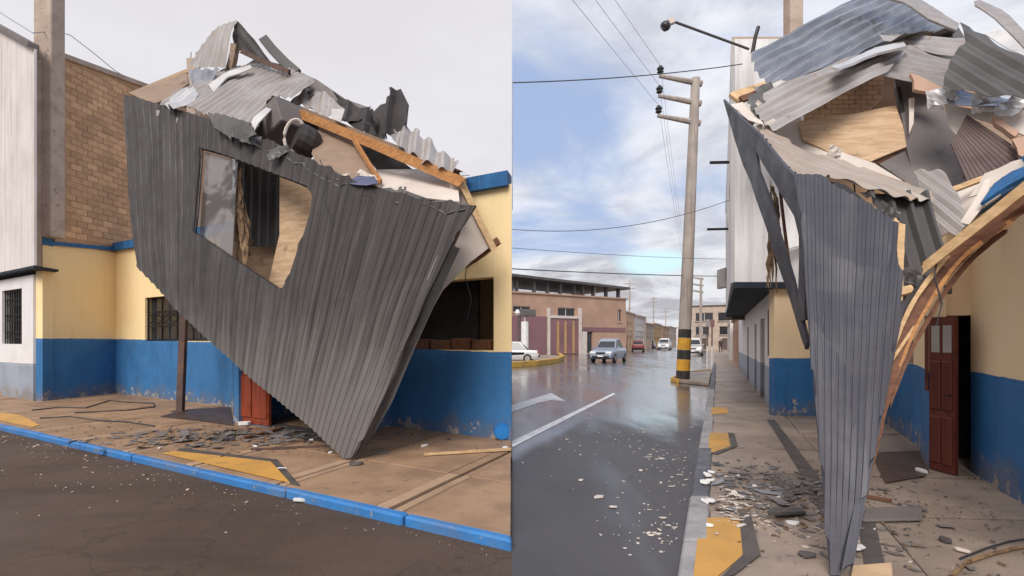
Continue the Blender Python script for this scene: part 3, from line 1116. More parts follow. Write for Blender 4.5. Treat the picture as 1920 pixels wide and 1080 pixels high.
# shelf carrying the cartons
o = quadbox(MB(), fL, sw0, sL(690), 0.245, 0.75, 1.36, 1.40).build('inner_shelf', M['black'], bL)

# ------------------------------------------------------------------ left: taller neighbour with brick party wall
nbL = empty('white_neighbour', (-14, 15, 0), 'two-storey white panelled house with overhanging upper floor and raw brick side wall', 'building')
UA = U(64, 500, 12.8).xy                       # front right corner of the overhang
ub, ut = 3.40, 8.6
slope = 0.50
for k in range(14):
    a, b = k * 0.42, k * 0.42 + 0.41
    p, q = UA + uL * a, UA + uL * b
    za, zb = min(11.2, ut + slope * a), min(11.2, ut + slope * b)
    MB().prism([(p.x, p.y, ub), (q.x, q.y, ub), (q.x, q.y, zb), (p.x, p.y, za)], (*(-nL * 0.05), 0)).build('panel', M['whitewall'], nbL)
p, q = UA, UA + uL * 5.9
i_ = -nL * 0.06
p_, p = p, p + uL * 0.42
MB().prism([(p.x + i_.x, p.y + i_.y, ub + 0.02), (q.x + i_.x, q.y + i_.y, ub + 0.02), (q.x + i_.x, q.y + i_.y, 11.0), (p.x + i_.x, p.y + i_.y, ut - 0.05)], (*(-nL * 0.2), 0)).build('upper_wall', M['concrete'], nbL)
p = p_
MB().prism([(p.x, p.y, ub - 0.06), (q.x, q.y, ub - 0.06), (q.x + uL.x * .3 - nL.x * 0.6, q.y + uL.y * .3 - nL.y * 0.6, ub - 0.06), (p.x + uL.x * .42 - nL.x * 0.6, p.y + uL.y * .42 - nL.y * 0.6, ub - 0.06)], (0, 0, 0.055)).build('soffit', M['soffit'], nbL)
mb = MB()
mb.prism([(p.x + nL.x * 0.12, p.y + nL.y * 0.12, ut), (q.x + nL.x * 0.12, q.y + nL.y * 0.12, ut + slope * 5.9), (q.x + nL.x * 0.12, q.y + nL.y * 0.12, ut + slope * 5.9 + 0.12), (p.x + nL.x * 0.12, p.y + nL.y * 0.12, ut + 0.12)], (*(-nL * 0.22), 0))
mb.build('roof_edge', M['oldgrey'], nbL)
# ground floor wall with grille window
WA = G(62, 752, SW).xy
fN = frame3(WA, WA + uL * 6, -nL)
swin = (0.80, 2.35, 1.50, 2.95)
wall('ground_floor_wall', WA, WA + uL * 6, 0.0, 3.25, 0.25, [swin], M['wallN'], nbL, -nL)
swin_h = swin
wo_ = quadbox(MB(), fN, swin[0], swin[1], 0.16, 0.18, swin[2], swin[3]).build('window', M['darkglass'], nbL)
for k in range(9):
    s = swin[0] + 0.02 + k * 0.18
    quadbox(MB(), fN, s, s + 0.026, 0.04, 0.066, swin[2], swin[3]).build('bar', M['ironblack'], wo_)
for k in range(8):
    s = swin[0] + 0.12 + k * 0.18
    for z in (1.75, 2.2, 2.62):
        mb = MB()
        mb.tube([fN(s + 0.07 * math.cos(a), 0.045, z + 0.09 * math.sin(a)) for a in [i * math.pi / 5 for i in range(11)]], 0.010, 5)
        mb.build('scroll', M['ironblack'], wo_)
# concrete corner column rising past the roof
cz0, cz1 = 4.18, 11.8
ca, cb = U(62, 0, 13.25).xy, U(96, 0, 13.25).xy
MB().prism([(ca.x, ca.y, cz0), (cb.x, cb.y, cz0), (cb.x + 0.04, cb.y + 0.38, cz0), (ca.x + 0.04, ca.y + 0.38, cz0)], (0, 0, cz1 - cz0)).bevel(0.02).build('column', M['concrete'], nbL)
# party wall: mortar body and individual bricks
bw = empty('brick_party_wall', (-11, 15, 4.1), 'raw tan brick party wall rising behind the tilted charcoal panel', 'wall')
b0 = PA + pd * 0.30
b1 = PA + pd * 7.0
zt = lambda t_: 8.85 + 0.165 * t_
MB().prism([(b0.x, b0.y, 4.12), (b1.x, b1.y, 4.12), (b1.x, b1.y, zt(7)), (b0.x, b0.y, zt(0.3))], (*(-pn * 0.22), 0)).build('mortar_body', M['brickmortar'], bw)
MB().prism([(b0.x + pn.x * .06, b0.y + pn.y * .06, zt(.3)), (b1.x + pn.x * .06, b1.y + pn.y * .06, zt(7)), (b1.x + pn.x * .06, b1.y + pn.y * .06, zt(7) + .13), (b0.x + pn.x * .06, b0.y + pn.y * .06, zt(.3) + .13)], (*(-pn * 0.34), 0)).build('coping', M['concrete'], bw)


def brick_mesh(name, ln, h, dpt, m):
    bm = bmesh.new()
    bmesh.ops.create_cube(bm, size=1)
    for v in bm.verts:
        v.co = Vector((v.co.x * ln, v.co.y * dpt, v.co.z * h))
    bmesh.ops.bevel(bm, geom=bm.edges[:], offset=0.008, segments=1, affect='EDGES')
    me = bpy.data.meshes.new(name)
    bm.to_mesh(me)
    bm.free()
    me.materials.append(m)
    return me


def lay_bricks(parent, A, d, n, t0, t1, z0, topf, bl, bh, m, limit=300):
    me = brick_mesh('brick', bl - 0.016, bh - 0.016, 0.05, m)
    ang = math.atan2(d.y, d.x)
    cnt = 0
    z = z0
    r = 0
    while True:
        t_ = t0 + bl / 2 - (bl / 2 if r % 2 else 0)
        any_ = False
        while t_ < t1:
            if z + bh < topf(t_) and cnt < limit and t_ - bl / 2 >= t0 - 0.01:
                any_ = True
                o = bpy.data.objects.new('brick', me)
                p = A + d * t_ + n * random.uniform(-0.017, -0.006)
                link(o, parent, (p.x, p.y, z + bh / 2 + random.uniform(-0.004, 0.004)))
                o.rotation_euler = (random.uniform(-0.012, 0.012), random.uniform(-0.012, 0.012), ang + random.uniform(-0.015, 0.015))
                cnt += 1
            t_ += bl
        z += bh
        r += 1
        if not any_ and z > topf(t1):
            break
    return cnt


lay_bricks(bw, PA, pd, pn, 0.55, 3.6, 4.3, zt, 0.31, 0.165, M['brickL'], 300)

# ------------------------------------------------------------------ right: cream and blue building
bR = empty('cream_house', (6, 6, 0), 'cream house with navy dado and dark red door ajar under the wrecked roof', 'building')
E = G(1452, 780, SW).xy
F1_, F2_, P_, N1_ = Vector((7.29, 10.73)), G(1720, 835, SW).xy, G(1742, 880, SW).xy, NR1.copy()
N3_ = N1_ - wR * 4.6
inR = Vector((1, 0))
HR = 3.0
wall('recess_end_wall', E, (7.2, E.y), 0.0, 3.6, 0.22, [], M['wallR'], bR, (0, 1))
wall('recess_wall', F1_, F2_, 0.0, HR, 0.22, [], M['wallR'], bR, inR)
wall('door_cheek', F2_, P_ + (P_ - F2_).normalized() * 0.0, 0.0, HR, 0.16, [], M['wallR'], bR, (0.8, -0.5))
wall('street_wall', N1_, N3_, 0.0, HR, 0.22, [], M['wallR'], bR, inR)
wall('door_lintel', P_, N1_, 1.89, HR, 0.2, [], M['wallR'], bR, (0.3, 1))
MB().prism([(N1_.x - .12, N1_.y, HR), (N3_.x - .12, N3_.y, HR), (N3_.x + .3, N3_.y, HR), (N1_.x + .3, N1_.y, HR)], (0, 0, 0.24)).build('cornice', M['trim'], bR)
MB().prism([(F1_.x - .1, F1_.y - .02, HR), (F2_.x - .1, F2_.y, HR), (F2_.x + .3, F2_.y, HR), (F1_.x + .3, F1_.y - .02, HR)], (0, 0, 0.22)).build('cornice', M['trim'], bR)
# rest of the shell
wall('back_wall', (11.7, 10.9), (9.5, 1.5), 0, HR, 0.2, [], M['wallR'], bR, (-1, 0))
wall('side_wall', N3_ + Vector((0.25, 0.0)), (9.5, 1.5), 0, HR, 0.2, [], M['wallR'], bR, (0, 1))
wall('rear_wall', (7.6, 11.0), (11.6, 11.0), 0, HR, 0.2, [], M['wallR'], bR, (0, 1))
MB().prism([(N3_.x + .3, N3_.y + .1, HR - .14), (9.4, 1.6, HR - .14), (11.3, 10.4, HR - .14), (7.3, 10.3, HR - .14), (F2_.x + .25, F2_.y, HR - .14), (N1_.x + .3, N1_.y + .2, HR - .14)], (0, 0, 0.12)).build('roof_slab', M['concrete'], bR)
MB().aabb(5.62, 8.2, 6.9, 7.0, 0.0, 2.84).build('shade_panel', M['black'], bR)  # black board added behind the doorway to make its inside dark
# door leaf standing open
Q_ = G(1790, 893, SW).xy
fD = frame3(P_, Q_, (1, 0))
dl = (Q_ - P_).length
leafR = quadbox(MB(), fD, 0.0, dl, 0.0, 0.045, SW + 0.012, 1.87).build('door', M['doorR'], bR)
for s0_ in (0.025, dl / 2 + 0.012):
    for z0_, z1_ in ((SW + 0.10, 0.72), (0.80, 1.36)):
        quadbox(MB(), fD, s0_, s0_ + dl / 2 - 0.037, -0.016, 0.002, z0_, z1_).bevel(0.008).build('door_panel', M['doorR'], leafR)
    quadbox(MB(), fD, s0_ + 0.01, s0_ + dl / 2 - 0.047, -0.006, 0.002, 1.46, 1.77).build('pane', M['galv'], leafR)
MB().tube([fD(dl - 0.03, 0.0, 0.98), fD(dl - 0.03, -0.05, 0.98), fD(dl - 0.08, -0.05, 0.98)], 0.009).build('handle', M['ironblack'], leafR)
ln_dir = (N1_ - P_).normalized()
MB().beam((P_.x + 0.03, P_.y + 0.05, 1.0), (P_.x + 0.03, P_.y + 0.05, 1.89), 0.05, 0.05).build('door_frame', M['doorR'], bR)
MB().box(U(1777, 543, 5.93), (0.035, 0, 0), (0, 0.02, 0), (0, 0, 0.05)).bevel(0.006).build('bell_box', M['galvdark'], bR)
fq = frame3(F1_, F2_, (-1, 0))
sq = (F1_ - F2_).length
quadbox(MB(), fq, sq - 0.34, sq - 0.24, 0.0, 0.05, 1.26, 1.66).bevel(0.01).build('meter_box', M['galv'], bR)

# ------------------------------------------------------------------ right: white neighbour with overhanging floor
nbR = empty('overhanging_house', (8, 16, 0), 'tall white-grey house with overhanging upper floor and dark blue soffit along the pavement', 'building')
sA = Vector(((1378 - CX) / F * 10.62, 10.62))
sB = Vector((sA.x + 0.388 * 14.5, sA.y + 14.5))
zb_, zt_ = 2.76, 7.6
Xe = (1507 - CX) / F * 10.62
wall('upper_front', sA, (Xe, 10.62), zb_, zt_, 0.2, [], M['whiteR'], nbR, (0, 1))
wall('upper_street_wall', sA + Vector((0.004, 0.206)), sB, zb_, zt_, 0.2, [(2.0, 3.4, 3.9, 5.4), (6.0, 7.4, 3.9, 5.4), (10, 11.4, 3.9, 5.4)], M['whiteR'], nbR, inR)
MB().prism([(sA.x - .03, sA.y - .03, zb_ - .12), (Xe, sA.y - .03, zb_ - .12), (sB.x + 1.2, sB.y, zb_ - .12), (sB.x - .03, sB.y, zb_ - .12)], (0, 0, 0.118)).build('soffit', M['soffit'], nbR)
MB().prism([(sA.x - .02, sA.y + .1, zt_), (Xe, sA.y + .1, zt_), (sB.x + 3, sB.y, zt_), (sB.x - .02, sB.y, zt_)], (0, 0, 0.1)).build('roof_slab', M['concrete'], nbR)
lA = E + Vector((0.05, 0.13))
lB = G(1385, 690, SW).xy
ll = (lB - lA).length
wall('ground_floor_wall', lA, lB, 0.0, zb_ - 0.1, 0.22, [(2.3, 3.7, SW, 2.15), (5.2, 6.1, SW, 2.1), (0.5, 1.5, 1.25, 2.3), (9.5, 10.6, SW, 2.1)], M['wallN'], nbR, inR)
fW = frame3(lA, lB, inR)
for s0_, s1_ in ((2.3, 3.7), (5.2, 6.1), (9.5, 10.6)):
    dd = quadbox(MB(), fW, s0_, s1_, 0.10, 0.15, SW, 2.12).build('door', M['brownslat'], nbR)
    for k in range(3):
        quadbox(MB(), fW, s0_ + 0.08, s1_ - 0.08, 0.08, 0.102, SW + 0.15 + k * 0.63, SW + 0.66 + k * 0.63).bevel(0.01).build('door_panel', M['brownslat'], dd)
wnd = quadbox(MB(), fW, 0.5, 1.5, 0.10, 0.12, 1.25, 2.3).build('window', M['darkglass'], nbR)
for k in range(6):
    quadbox(MB(), fW, 0.52 + k * 0.19, 0.545 + k * 0.19, 0.02, 0.045, 1.25, 2.3).build('bar', M['galvdark'], wnd)
fU = frame3(sA + Vector((0.004, 0.206)), sB, inR)
for s0_ in (2.0, 6.0, 10.0):
    quadbox(MB(), fU, s0_, s0_ + 1.4, 0.12, 0.14, 3.9, 5.4).build('window', M['darkglass'], nbR)
# rods of the old awning
for (x0, x1, yy, YY) in ((1331, 1378, 305, 13.0), (1326, 1372, 430, 15.0)):
    a, b = U(x0, yy, YY), U(x1 + 4, yy - 1, YY)
    MB().beam(a, b, 0.05, 0.06).build('bracket_rod', M['ironblack'], nbR)
MB().box(U(1356, 522, 21), (0.10, 0, 0), (0, 0.4, 0), (0, 0, 0.38)).bevel(0.02).build('hanging_sign_box', M['galv'], nbR)
MB().box(U(1383, 584, 23.0), (0.38, 0, 0), (0, 0.35, 0), (0, 0, 0.36)).bevel(0.02).build('timber_canopy', M['brownslat'], nbR)
# concrete stub column and brick party wall behind the debris
cc_ = U(1487, 0, 11.1).xy
MB().box((cc_.x, cc_.y, 5.0), (0.135, 0, 0), (0, 0.15, 0), (0, 0, 4.6)).bevel(0.015).build('column', M['concrete'], nbR)
bwR = empty('brick_party_wall', (7, 11, 2.9), 'sandy brick party wall glimpsed through the gap in the wrecked roof', 'wall')
MB().aabb(5.85, 10.0, 11.3, 11.52, 2.9, 7.6).build('mortar_body', M['brickmortar'], bwR)
lay_bricks(bwR, Vector((5.85, 11.3)), Vector((1, 0)), Vector((0, -1)), 0.03, 3.0, 5.1, lambda t_: 7.55, 0.25, 0.10, M['brickR'], 300)
# ------------------------------------------------------------------ left wreck: the fallen cabin
def D(px, py, d):
    return L(px, py, d)


tipL = G(650, 861, SW)
dT = (tipL.xy - OL).dot(nL)
depL = (D(235, 178, 1.75), D(893, 385, 1.55), tipL)
hole = [(379, 279), (420, 290), (560, 343), (580, 352), (589, 372), (585, 400), (541, 530), (533, 541), (522, 541), (430, 480), (366, 436), (370, 400)]
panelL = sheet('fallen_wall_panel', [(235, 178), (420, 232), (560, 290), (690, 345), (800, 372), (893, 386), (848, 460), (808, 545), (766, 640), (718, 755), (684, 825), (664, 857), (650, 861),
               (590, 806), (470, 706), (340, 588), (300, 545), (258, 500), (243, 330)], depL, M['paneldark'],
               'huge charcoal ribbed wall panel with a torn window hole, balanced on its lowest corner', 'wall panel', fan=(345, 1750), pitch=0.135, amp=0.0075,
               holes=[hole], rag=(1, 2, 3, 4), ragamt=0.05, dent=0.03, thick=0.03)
plL = plane3(*depL)


def onL(px, py, back=0.0):
    return hit(plL, px, py) - plL[1] * back


# glass still held in the left of the hole, and the hole's rubber edge
g = [(380, 283), (441, 299), (437, 350), (430, 480), (368, 437), (372, 400)]
MB().prism([onL(x, y, 0.05) for x, y in g], -plL[1] * 0.008).build('glass_pane', M['pane'], panelL)
MB().tube([onL(x, y, 0.01) for x, y in hole + hole[:1]], 0.018, 6).build('window_gasket', M['ironblack'], panelL)
# turned flange along the right hand edge
mb = MB()
mb.prism([onL(848, 460, 0.01), onL(808, 545, 0.01), onL(766, 640, 0.01), onL(718, 755, 0.01), onL(664, 857, 0.01), onL(668, 854, 0.10), onL(724, 752, 0.12), onL(772, 638, 0.12), onL(814, 545, 0.12), onL(853, 460, 0.12)], plL[1].cross(Vector((0, 0, 1))).normalized() * 0.01)
mb.build('edge_flange', M['galvdark'], panelL)
mb = MB()
mb.tube([onL(822, 480, -0.02), onL(776, 590, -0.02), onL(725, 715, -0.02), onL(690, 795, -0.02)], [0.005, 0.008, 0.007, 0.004], 5)
mb.build('split_seam', M['galv'], panelL)
# lapped joints between the sheets of the panel, with screw heads
for (x0, y0, x1, y1) in ((322, 206, 330, 575), (404, 462, 402, 640), (498, 535, 474, 706), (640, 350, 552, 770), (716, 360, 600, 812), (796, 378, 636, 846)):
    a, b = onL(x0, y0, -0.012), onL(x1, y1, -0.012)
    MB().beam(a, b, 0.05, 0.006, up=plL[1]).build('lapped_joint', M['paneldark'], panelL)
    mb = MB()
    nn = max(4, int((b - a).length / 0.35))
    for k in range(nn):
        c = a.lerp(b, (k + 0.5) / nn)
        mb.tube([c, c + plL[1] * 0.012], 0.014, 6)
    mb.build('screw_heads', M['galv'], panelL)['kind'] = 'stuff'
# top edge: torn dark lip
mb = MB()
rr = random.Random(4)
lip = [(430, 234), (480, 256), (540, 284), (600, 308), (650, 334), (700, 348), (760, 362), (820, 376), (893, 386)]
pts = []
for (x, y), (x2, y2) in zip(lip, lip[1:]):
    for k in range(4):
        pts.append((x + (x2 - x) * k / 4, y + (y2 - y) * k / 4))
top = [onL(x, y + rr.uniform(-7, 3), 0.03 + rr.uniform(0, .04)) for x, y in pts]
bot = [onL(x, y + 17 + rr.uniform(-5, 10), -0.035) for x, y in pts]
for i in range(len(pts) - 1):
    mb.prism([top[i], top[i + 1], bot[i + 1], bot[i]], plL[1] * 0.006)
mb.build('torn_lip', M['galvdark'], panelL)
for (x, y) in ((272, 204), (338, 228), (300, 214)):
    MB().box(onL(x, y, -0.02), (0.05, 0, 0), (0, 0.02, 0), (0, 0, 0.06)).bevel(0.01).build('bracket', M['galv'], panelL)

# things seen through the hole
GRP = None
sheet('inner_wall_board', [(526, 330), (592, 352), (590, 380), (536, 548), (505, 530), (526, 440)], (D(526, 340, 1.15), D(592, 360, 1.0), D(530, 540, 1.2)), M['ply'],
      'cream plywood lining board slanting behind the window hole', 'board', thick=0.02, dent=0.01)
sheet('inner_cream_board', [(418, 430), (540, 440), (545, 548), (500, 545), (410, 480)], (D(418, 430, 0.55), D(540, 440, 0.5), D(500, 545, 0.6)), M['ply'],
      'cream board low behind the window hole', 'board', thick=0.02)
sheet('inner_ribbed_sheet', [(444, 285), (540, 325), (528, 464), (470, 462), (446, 455)], (D(444, 300, 0.75), D(540, 325, 0.7), D(470, 462, 0.75)), M['galvdark'],
      'dark grey ribbed sheet hanging behind the window hole', 'metal sheet', rib=((500, 320), (498, 460)), pitch=0.26, amp=0.035, thick=0.008)
def splinters(name, spine, n, m, label, seed, spread, r=0.02):
    rn = random.Random(seed)
    mb = MB()
    for i in range(n):
        k0 = rn.uniform(0, 0.55)
        k1 = min(1, k0 + rn.uniform(0.3, 0.6))
        pts = []
        off = Vector((rn.uniform(-1, 1), rn.uniform(-1, 1), rn.uniform(-.4, .4))) * spread
        for q in range(6):
            k = k0 + (k1 - k0) * q / 5
            f = k * (len(spine) - 1)
            j = min(int(f), len(spine) - 2)
            pts.append(spine[j].lerp(spine[j + 1], f - j) + off * (0.4 + k) + Vector((rn.uniform(-1, 1), rn.uniform(-1, 1), 0)) * spread * 0.35)
        rad = [r * (0.5 + rn.random()) * w for w in (0.5, 1, 1.1, 1, 0.8, 0.3)]
        mb.tube(pts, rad, 5)
    o = mb.build(name, m)
    return tag(o, label, 'timber')


splinters('splintered_stud', [D(447, 306, 1.62), D(449, 380, 1.66), D(452, 440, 1.72), D(458, 510, 1.85)], 16, M['splinter'],
          'splintered brown timber stud dangling in the window hole', 5, 0.10, 0.035)

# lining and framing at the right-hand end
sheet('end_lining_board', [(840, 335), (866, 342), (926, 458), (882, 492), (830, 545), (775, 640), (735, 705), (742, 672), (800, 560), (846, 470), (858, 400)],
      (D(866, 342, 0.85), D(926, 458, 0.55), D(742, 690, 1.1)), M['plywhite'], 'off-white lining board at the right end of the tilted panel', 'board', thick=0.03)
mb = MB().timber(D(866, 344, 0.93), D(922, 460, 0.62), 0.06, 0.09)
tag(mb.build('end_batten', M['beampale']), 'pale batten edging the off-white lining board', 'timber')
mb = MB().timber(D(878, 492, 0.6), D(928, 456, 0.5), 0.07, 0.10)
tag(mb.build('broken_block', M['beambrown']), 'short dark brown timber end beside the big dark window', 'timber')
mb = MB().timber(D(852, 440, 1.05), D(716, 735, 1.4), 0.10, 0.10)
tag(mb.build('edge_stud', M['beambrown']), 'brown timber stud running down behind the right edge of the tilted panel', 'timber')
mb = MB().timber(D(508, 192, 0.7), D(858, 338, 0.95), 0.13, 0.15, seed=2, jag=0.22)
tag(mb.build('roof_beam', M['beam']), 'long orange timber beam lying across the top of the wrecked cabin', 'timber')
mb = MB().timber(D(520, 186, 0.45), D(852, 322, 0.7), 0.12, 0.10, seed=3, jag=0.2)
tag(mb.build('upper_rafter', M['plybrown']), 'dull brown rafter lying along the back of the orange beam', 'timber')
# boards between beam and panel top
sheet('ceiling_board', [(600, 232), (670, 262), (712, 336), (700, 352), (600, 318), (585, 290)], (D(600, 232, 0.6), D(670, 262, 0.6), D(640, 330, 1.3)), M['plybrown'],
      'brown hardboard ceiling piece under the orange beam', 'board', thick=0.015, dent=0.02)
sheet('white_ceiling_board', [(700, 320), (800, 318), (858, 346), (862, 380), (790, 372), (700, 350)], (D(700, 320, 0.5), D(858, 346, 0.7), D(760, 368, 1.35)), M['plywhite'],
      'off-white ceiling board between the orange beam and the torn panel edge', 'board', thick=0.015)
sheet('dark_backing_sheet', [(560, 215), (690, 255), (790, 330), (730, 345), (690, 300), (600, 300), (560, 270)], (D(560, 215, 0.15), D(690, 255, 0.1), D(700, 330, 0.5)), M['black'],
      'black sheet in the gap below the orange beam', 'metal sheet', thick=0.01)  # flat black filler behind the boards
mb = MB().timber(D(664, 262, 0.9), D(712, 338, 1.2), 0.05, 0.06)
tag(mb.build('ceiling_batten', M['beam']), 'thin orange batten on the edge of the brown hardboard piece', 'timber')
# box with round opening: old air conditioner and coil
ac = empty('air_conditioner', D(520, 290, 1.0), 'grey-brown air conditioner box with a white coil hose lying on its side', 'air conditioner')
c0, c1 = D(500, 262, 1.0), D(548, 212, 1.0)
MB().box((c0 + c1) / 2, (c1 - c0) / 2, Vector((*(nL * 0.28), 0)), (c1 - c0).cross(Vector((*nL, 0))).normalized() * 0.26).bevel(0.02).build('casing', M['oldgrey'], ac)
ctr = D(552, 254, 1.28)
ax1, ax2 = Vector((0.93, 0.37, 0)), Vector((0.15, 0, 1)).normalized()
MB().tube([ctr + ax1 * 0.15 * math.cos(a) + ax2 * 0.27 * math.sin(a) for a in [i * math.pi / 9 for i in range(19)]], 0.028, 6).build('hose_ring', M['plywhite'], ac)
back = D(592, 276, 0.95)
MB().tube([ctr + (back - ctr) * k for k in (0.08, 0.35, 0.7, 1.0)], [0.24, 0.27, 0.27, 0.22], 14).build('fan_drum', M['black'], ac)
sheet('pale_wedge_board', [(480, 232), (508, 196), (560, 214), (520, 250), (496, 280), (484, 262)], (D(480, 232, 0.7), D(540, 205, 0.6), D(496, 270, 0.95)), M['ply'],
      'pale plywood offcut leaning beside the air conditioner', 'board', thick=0.02)
sheet('blue_tarp', [(648, 342), (672, 333), (705, 338), (712, 350), (690, 352), (660, 350)], (D(648, 342, 1.62), D(705, 338, 1.55), D(680, 352, 1.72)), M['cloth'],
      'crumpled blue-grey tarp caught on the torn edge of the panel', 'tarp', thick=0.01, dent=0.10)

# roofing sheets piled above
sheet('folded_ridge_sheet', [(445, 39), (436, 60), (425, 128), (352, 132), (374, 100), (400, 68), (420, 50)], (D(445, 39, 0.2), D(425, 128, 0.45), D(352, 132, 0.25)), M['galv'],
      'folded galvanised sheet forming the highest peak of the wreck', 'metal sheet', rib=((445, 39), (425, 128)), pitch=0.22, amp=0.01, wave=True, dent=0.03, arch=(0.0, 0.06))
sheet('folded_ridge_wing', [(445, 39), (478, 74), (508, 118), (492, 116), (455, 95), (440, 96), (437, 60)], (D(445, 39, 0.2), D(508, 118, 0.1), D(440, 96, 0.0)), M['galvdark'],
      'drooping grey wing folded down from the highest galvanised peak', 'metal sheet', rib=((445, 39), (508, 118)), pitch=0.25, amp=0.012, wave=True, dent=0.03)
mb = MB().timber(D(432, 130, 0.3), D(440, 92, 0.25), 0.16, 0.12)
tag(mb.build('ridge_prop', M['plybrown']), 'short brown prop under the highest galvanised peak', 'timber')
mb = MB().timber(D(455, 97, 0.2), D(540, 134, 0.2), 0.08, 0.10)
tag(mb.build('ridge_bar', M['rust']), 'dark steel bar under the drooping galvanised wing', 'steel bar')
sheet('blue_cast_sheet', [(354, 130), (412, 129), (400, 160), (388, 192), (372, 170), (358, 165)], (D(354, 130, 0.75), D(412, 129, 0.7), D(388, 192, 1.1)), M['galvblue'],
      'small bluish galvanised flap hanging below the highest peak', 'metal sheet', rib=((385, 130), (380, 190)), pitch=0.28, amp=0.035, wave=True, dent=0.03)
sheet('buckled_roof_sheet', [(306, 208), (330, 186), (372, 165), (398, 152), (432, 134), (470, 124), (520, 130), (575, 150), (596, 166), (550, 196), (512, 196), (484, 236), (470, 244), (440, 238), (400, 226), (350, 212)],
      (D(306, 208, 1.7), D(470, 124, -0.2), D(484, 240, 1.5)), M['galv'], 'wide buckled galvanised roof sheet sliding over the panel top', 'metal sheet',
      rib=((405, 215), (520, 140)), pitch=0.17, amp=0.026, wave=True, dent=0.06, arch=(0.10, 0.04), rag=(11, 12, 13, 14), ragamt=0.04)
sheet('crumpled_bright_sheet', [(312, 206), (328, 188), (352, 172), (366, 168), (372, 178), (350, 196), (330, 210)], (D(312, 206, 1.85), D(366, 168, 1.2), D(340, 205, 1.8)), M['galvbright'],
      'crumpled bright galvanised scrap on the upper left corner of the panel', 'metal sheet', rib=((312, 206), (366, 168)), pitch=0.2, amp=0.05, wave=True, dent=0.12)
sheet('silver_strip', [(392, 160), (420, 141), (470, 124), (474, 130), (428, 150), (402, 176)], (D(392, 160, 1.0), D(470, 124, 0.4), D(402, 176, 1.2)), M['galvbright'],
      'bright rolled edge along the buckled roof sheet', 'metal sheet', thick=0.02, dent=0.05)
sheet('silver_gutter', [(472, 232), (476, 222), (514, 192), (520, 196), (486, 232), (478, 246)], (D(472, 232, 1.65), D(514, 192, 1.1), D(478, 246, 1.75)), M['galvbright'],
      'pale metal strip at the lower end of the buckled roof sheet', 'metal sheet', thick=0.02)
sheet('hanging_scrap', [(396, 214), (420, 216), (474, 232), (482, 252), (470, 268), (452, 262), (436, 268), (420, 250), (402, 240)], (D(396, 214, 1.8), D(474, 232, 1.78), D(440, 265, 1.85)), M['galvdark'],
      'crumpled grey scrap hooked over the panel top below the buckled sheet', 'metal sheet', rib=((440, 220), (440, 260)), pitch=0.22, amp=0.05, wave=True, dent=0.08, rag=(3, 4, 5, 6), ragamt=0.05)
# stick-like bent edges and the dark ridge behind
for (nm, pts, w, mk, lab) in (
        ('bent_flashing', [(494, 72), (510, 92), (535, 118), (556, 136)], 0.20, 'galvdark', 'bent dark flashing poking up beside the galvanised peak'),
        ('ridge_flashing', [(474, 118), (530, 132), (585, 158), (640, 196), (690, 214)], 0.26, 'oldgrey', 'long dark ridge flashing along the back of the wreck')):
    P3 = [D(x, y, -0.15) for x, y in pts]
    mb = MB()
    for a, b in zip(P3, P3[1:]):
        mb.beam(a - (b - a) * 0.02, b + (b - a) * 0.02, w, 0.05 + random.random() * 0.03, up=(nL.x, nL.y, 0.9))
    tag(mb.build(nm, M[mk]), lab, 'flashing')
sheet('white_gable_scrap', [(545, 192), (572, 164), (612, 174), (646, 206), (636, 226), (600, 212)], (D(545, 192, 0.55), D(572, 164, 0.2), D(636, 226, 0.45)), M['galv'],
      'pale ribbed scrap behind the upper end of the orange beam', 'metal sheet', rib=((580, 170), (575, 200)), pitch=0.2, amp=0.02, wave=True, rag=(4, 5))
sheet('silver_offcut', [(622, 204), (648, 206), (640, 230), (624, 224)], (D(622, 204, 0.7), D(648, 206, 0.7), D(640, 230, 0.75)), M['galvbright'],
      'small bright metal offcut above the orange beam', 'metal sheet', thick=0.012, dent=0.03)
sheet('black_folded_sheet', [(632, 178), (690, 212), (738, 186), (736, 172), (752, 167), (772, 206), (770, 238), (740, 250), (712, 262), (672, 246), (640, 222)], (D(632, 178, 0.0), D(752, 167, 0.1), D(712, 262, 0.5)), M['black'],
      'crumpled black sheet sticking up behind the orange beam', 'metal sheet', rib=((700, 190), (690, 250)), pitch=0.5, amp=0.06, rag=(1, 2, 5), ragamt=0.05, dent=0.05)
sheet('ragged_galvanised_end', [(738, 244), (762, 240), (800, 262), (826, 290), (852, 294), (858, 316), (838, 322), (790, 306), (744, 280)], (D(738, 244, 0.5), D(852, 294, 0.7), D(790, 306, 1.0)), M['galv'],
      'ragged galvanised sheet end above the blue cornice', 'metal sheet', rib=((770, 240), (762, 290)), pitch=0.22, amp=0.045, wave=True, rag='all', ragamt=0.06, dent=0.06)
sheet('sill_flashing', [(812, 300), (846, 308), (872, 322), (880, 330), (850, 332), (815, 318)], (D(812, 300, 0.3), D(872, 322, 0.2), D(820, 320, 0.5)), M['galvbright'],
      'bright strip lying on the blue cornice end', 'metal sheet', thick=0.012, dent=0.06)
sheet('tan_fascia_board', [(244, 178), (350, 134), (356, 160), (316, 190), (288, 200)], (D(244, 178, 1.5), D(350, 134, 0.6), D(300, 196, 1.5)), M['plybrown'],
      'tan fascia board joining the brick wall and the panel corner', 'board', thick=0.05)
mb = MB().timber(D(246, 178, 1.5), D(358, 131, 0.6), 0.06, 0.07)
tag(mb.build('fascia_batten', M['beampale']), 'pale batten along the top of the tan fascia board', 'timber')
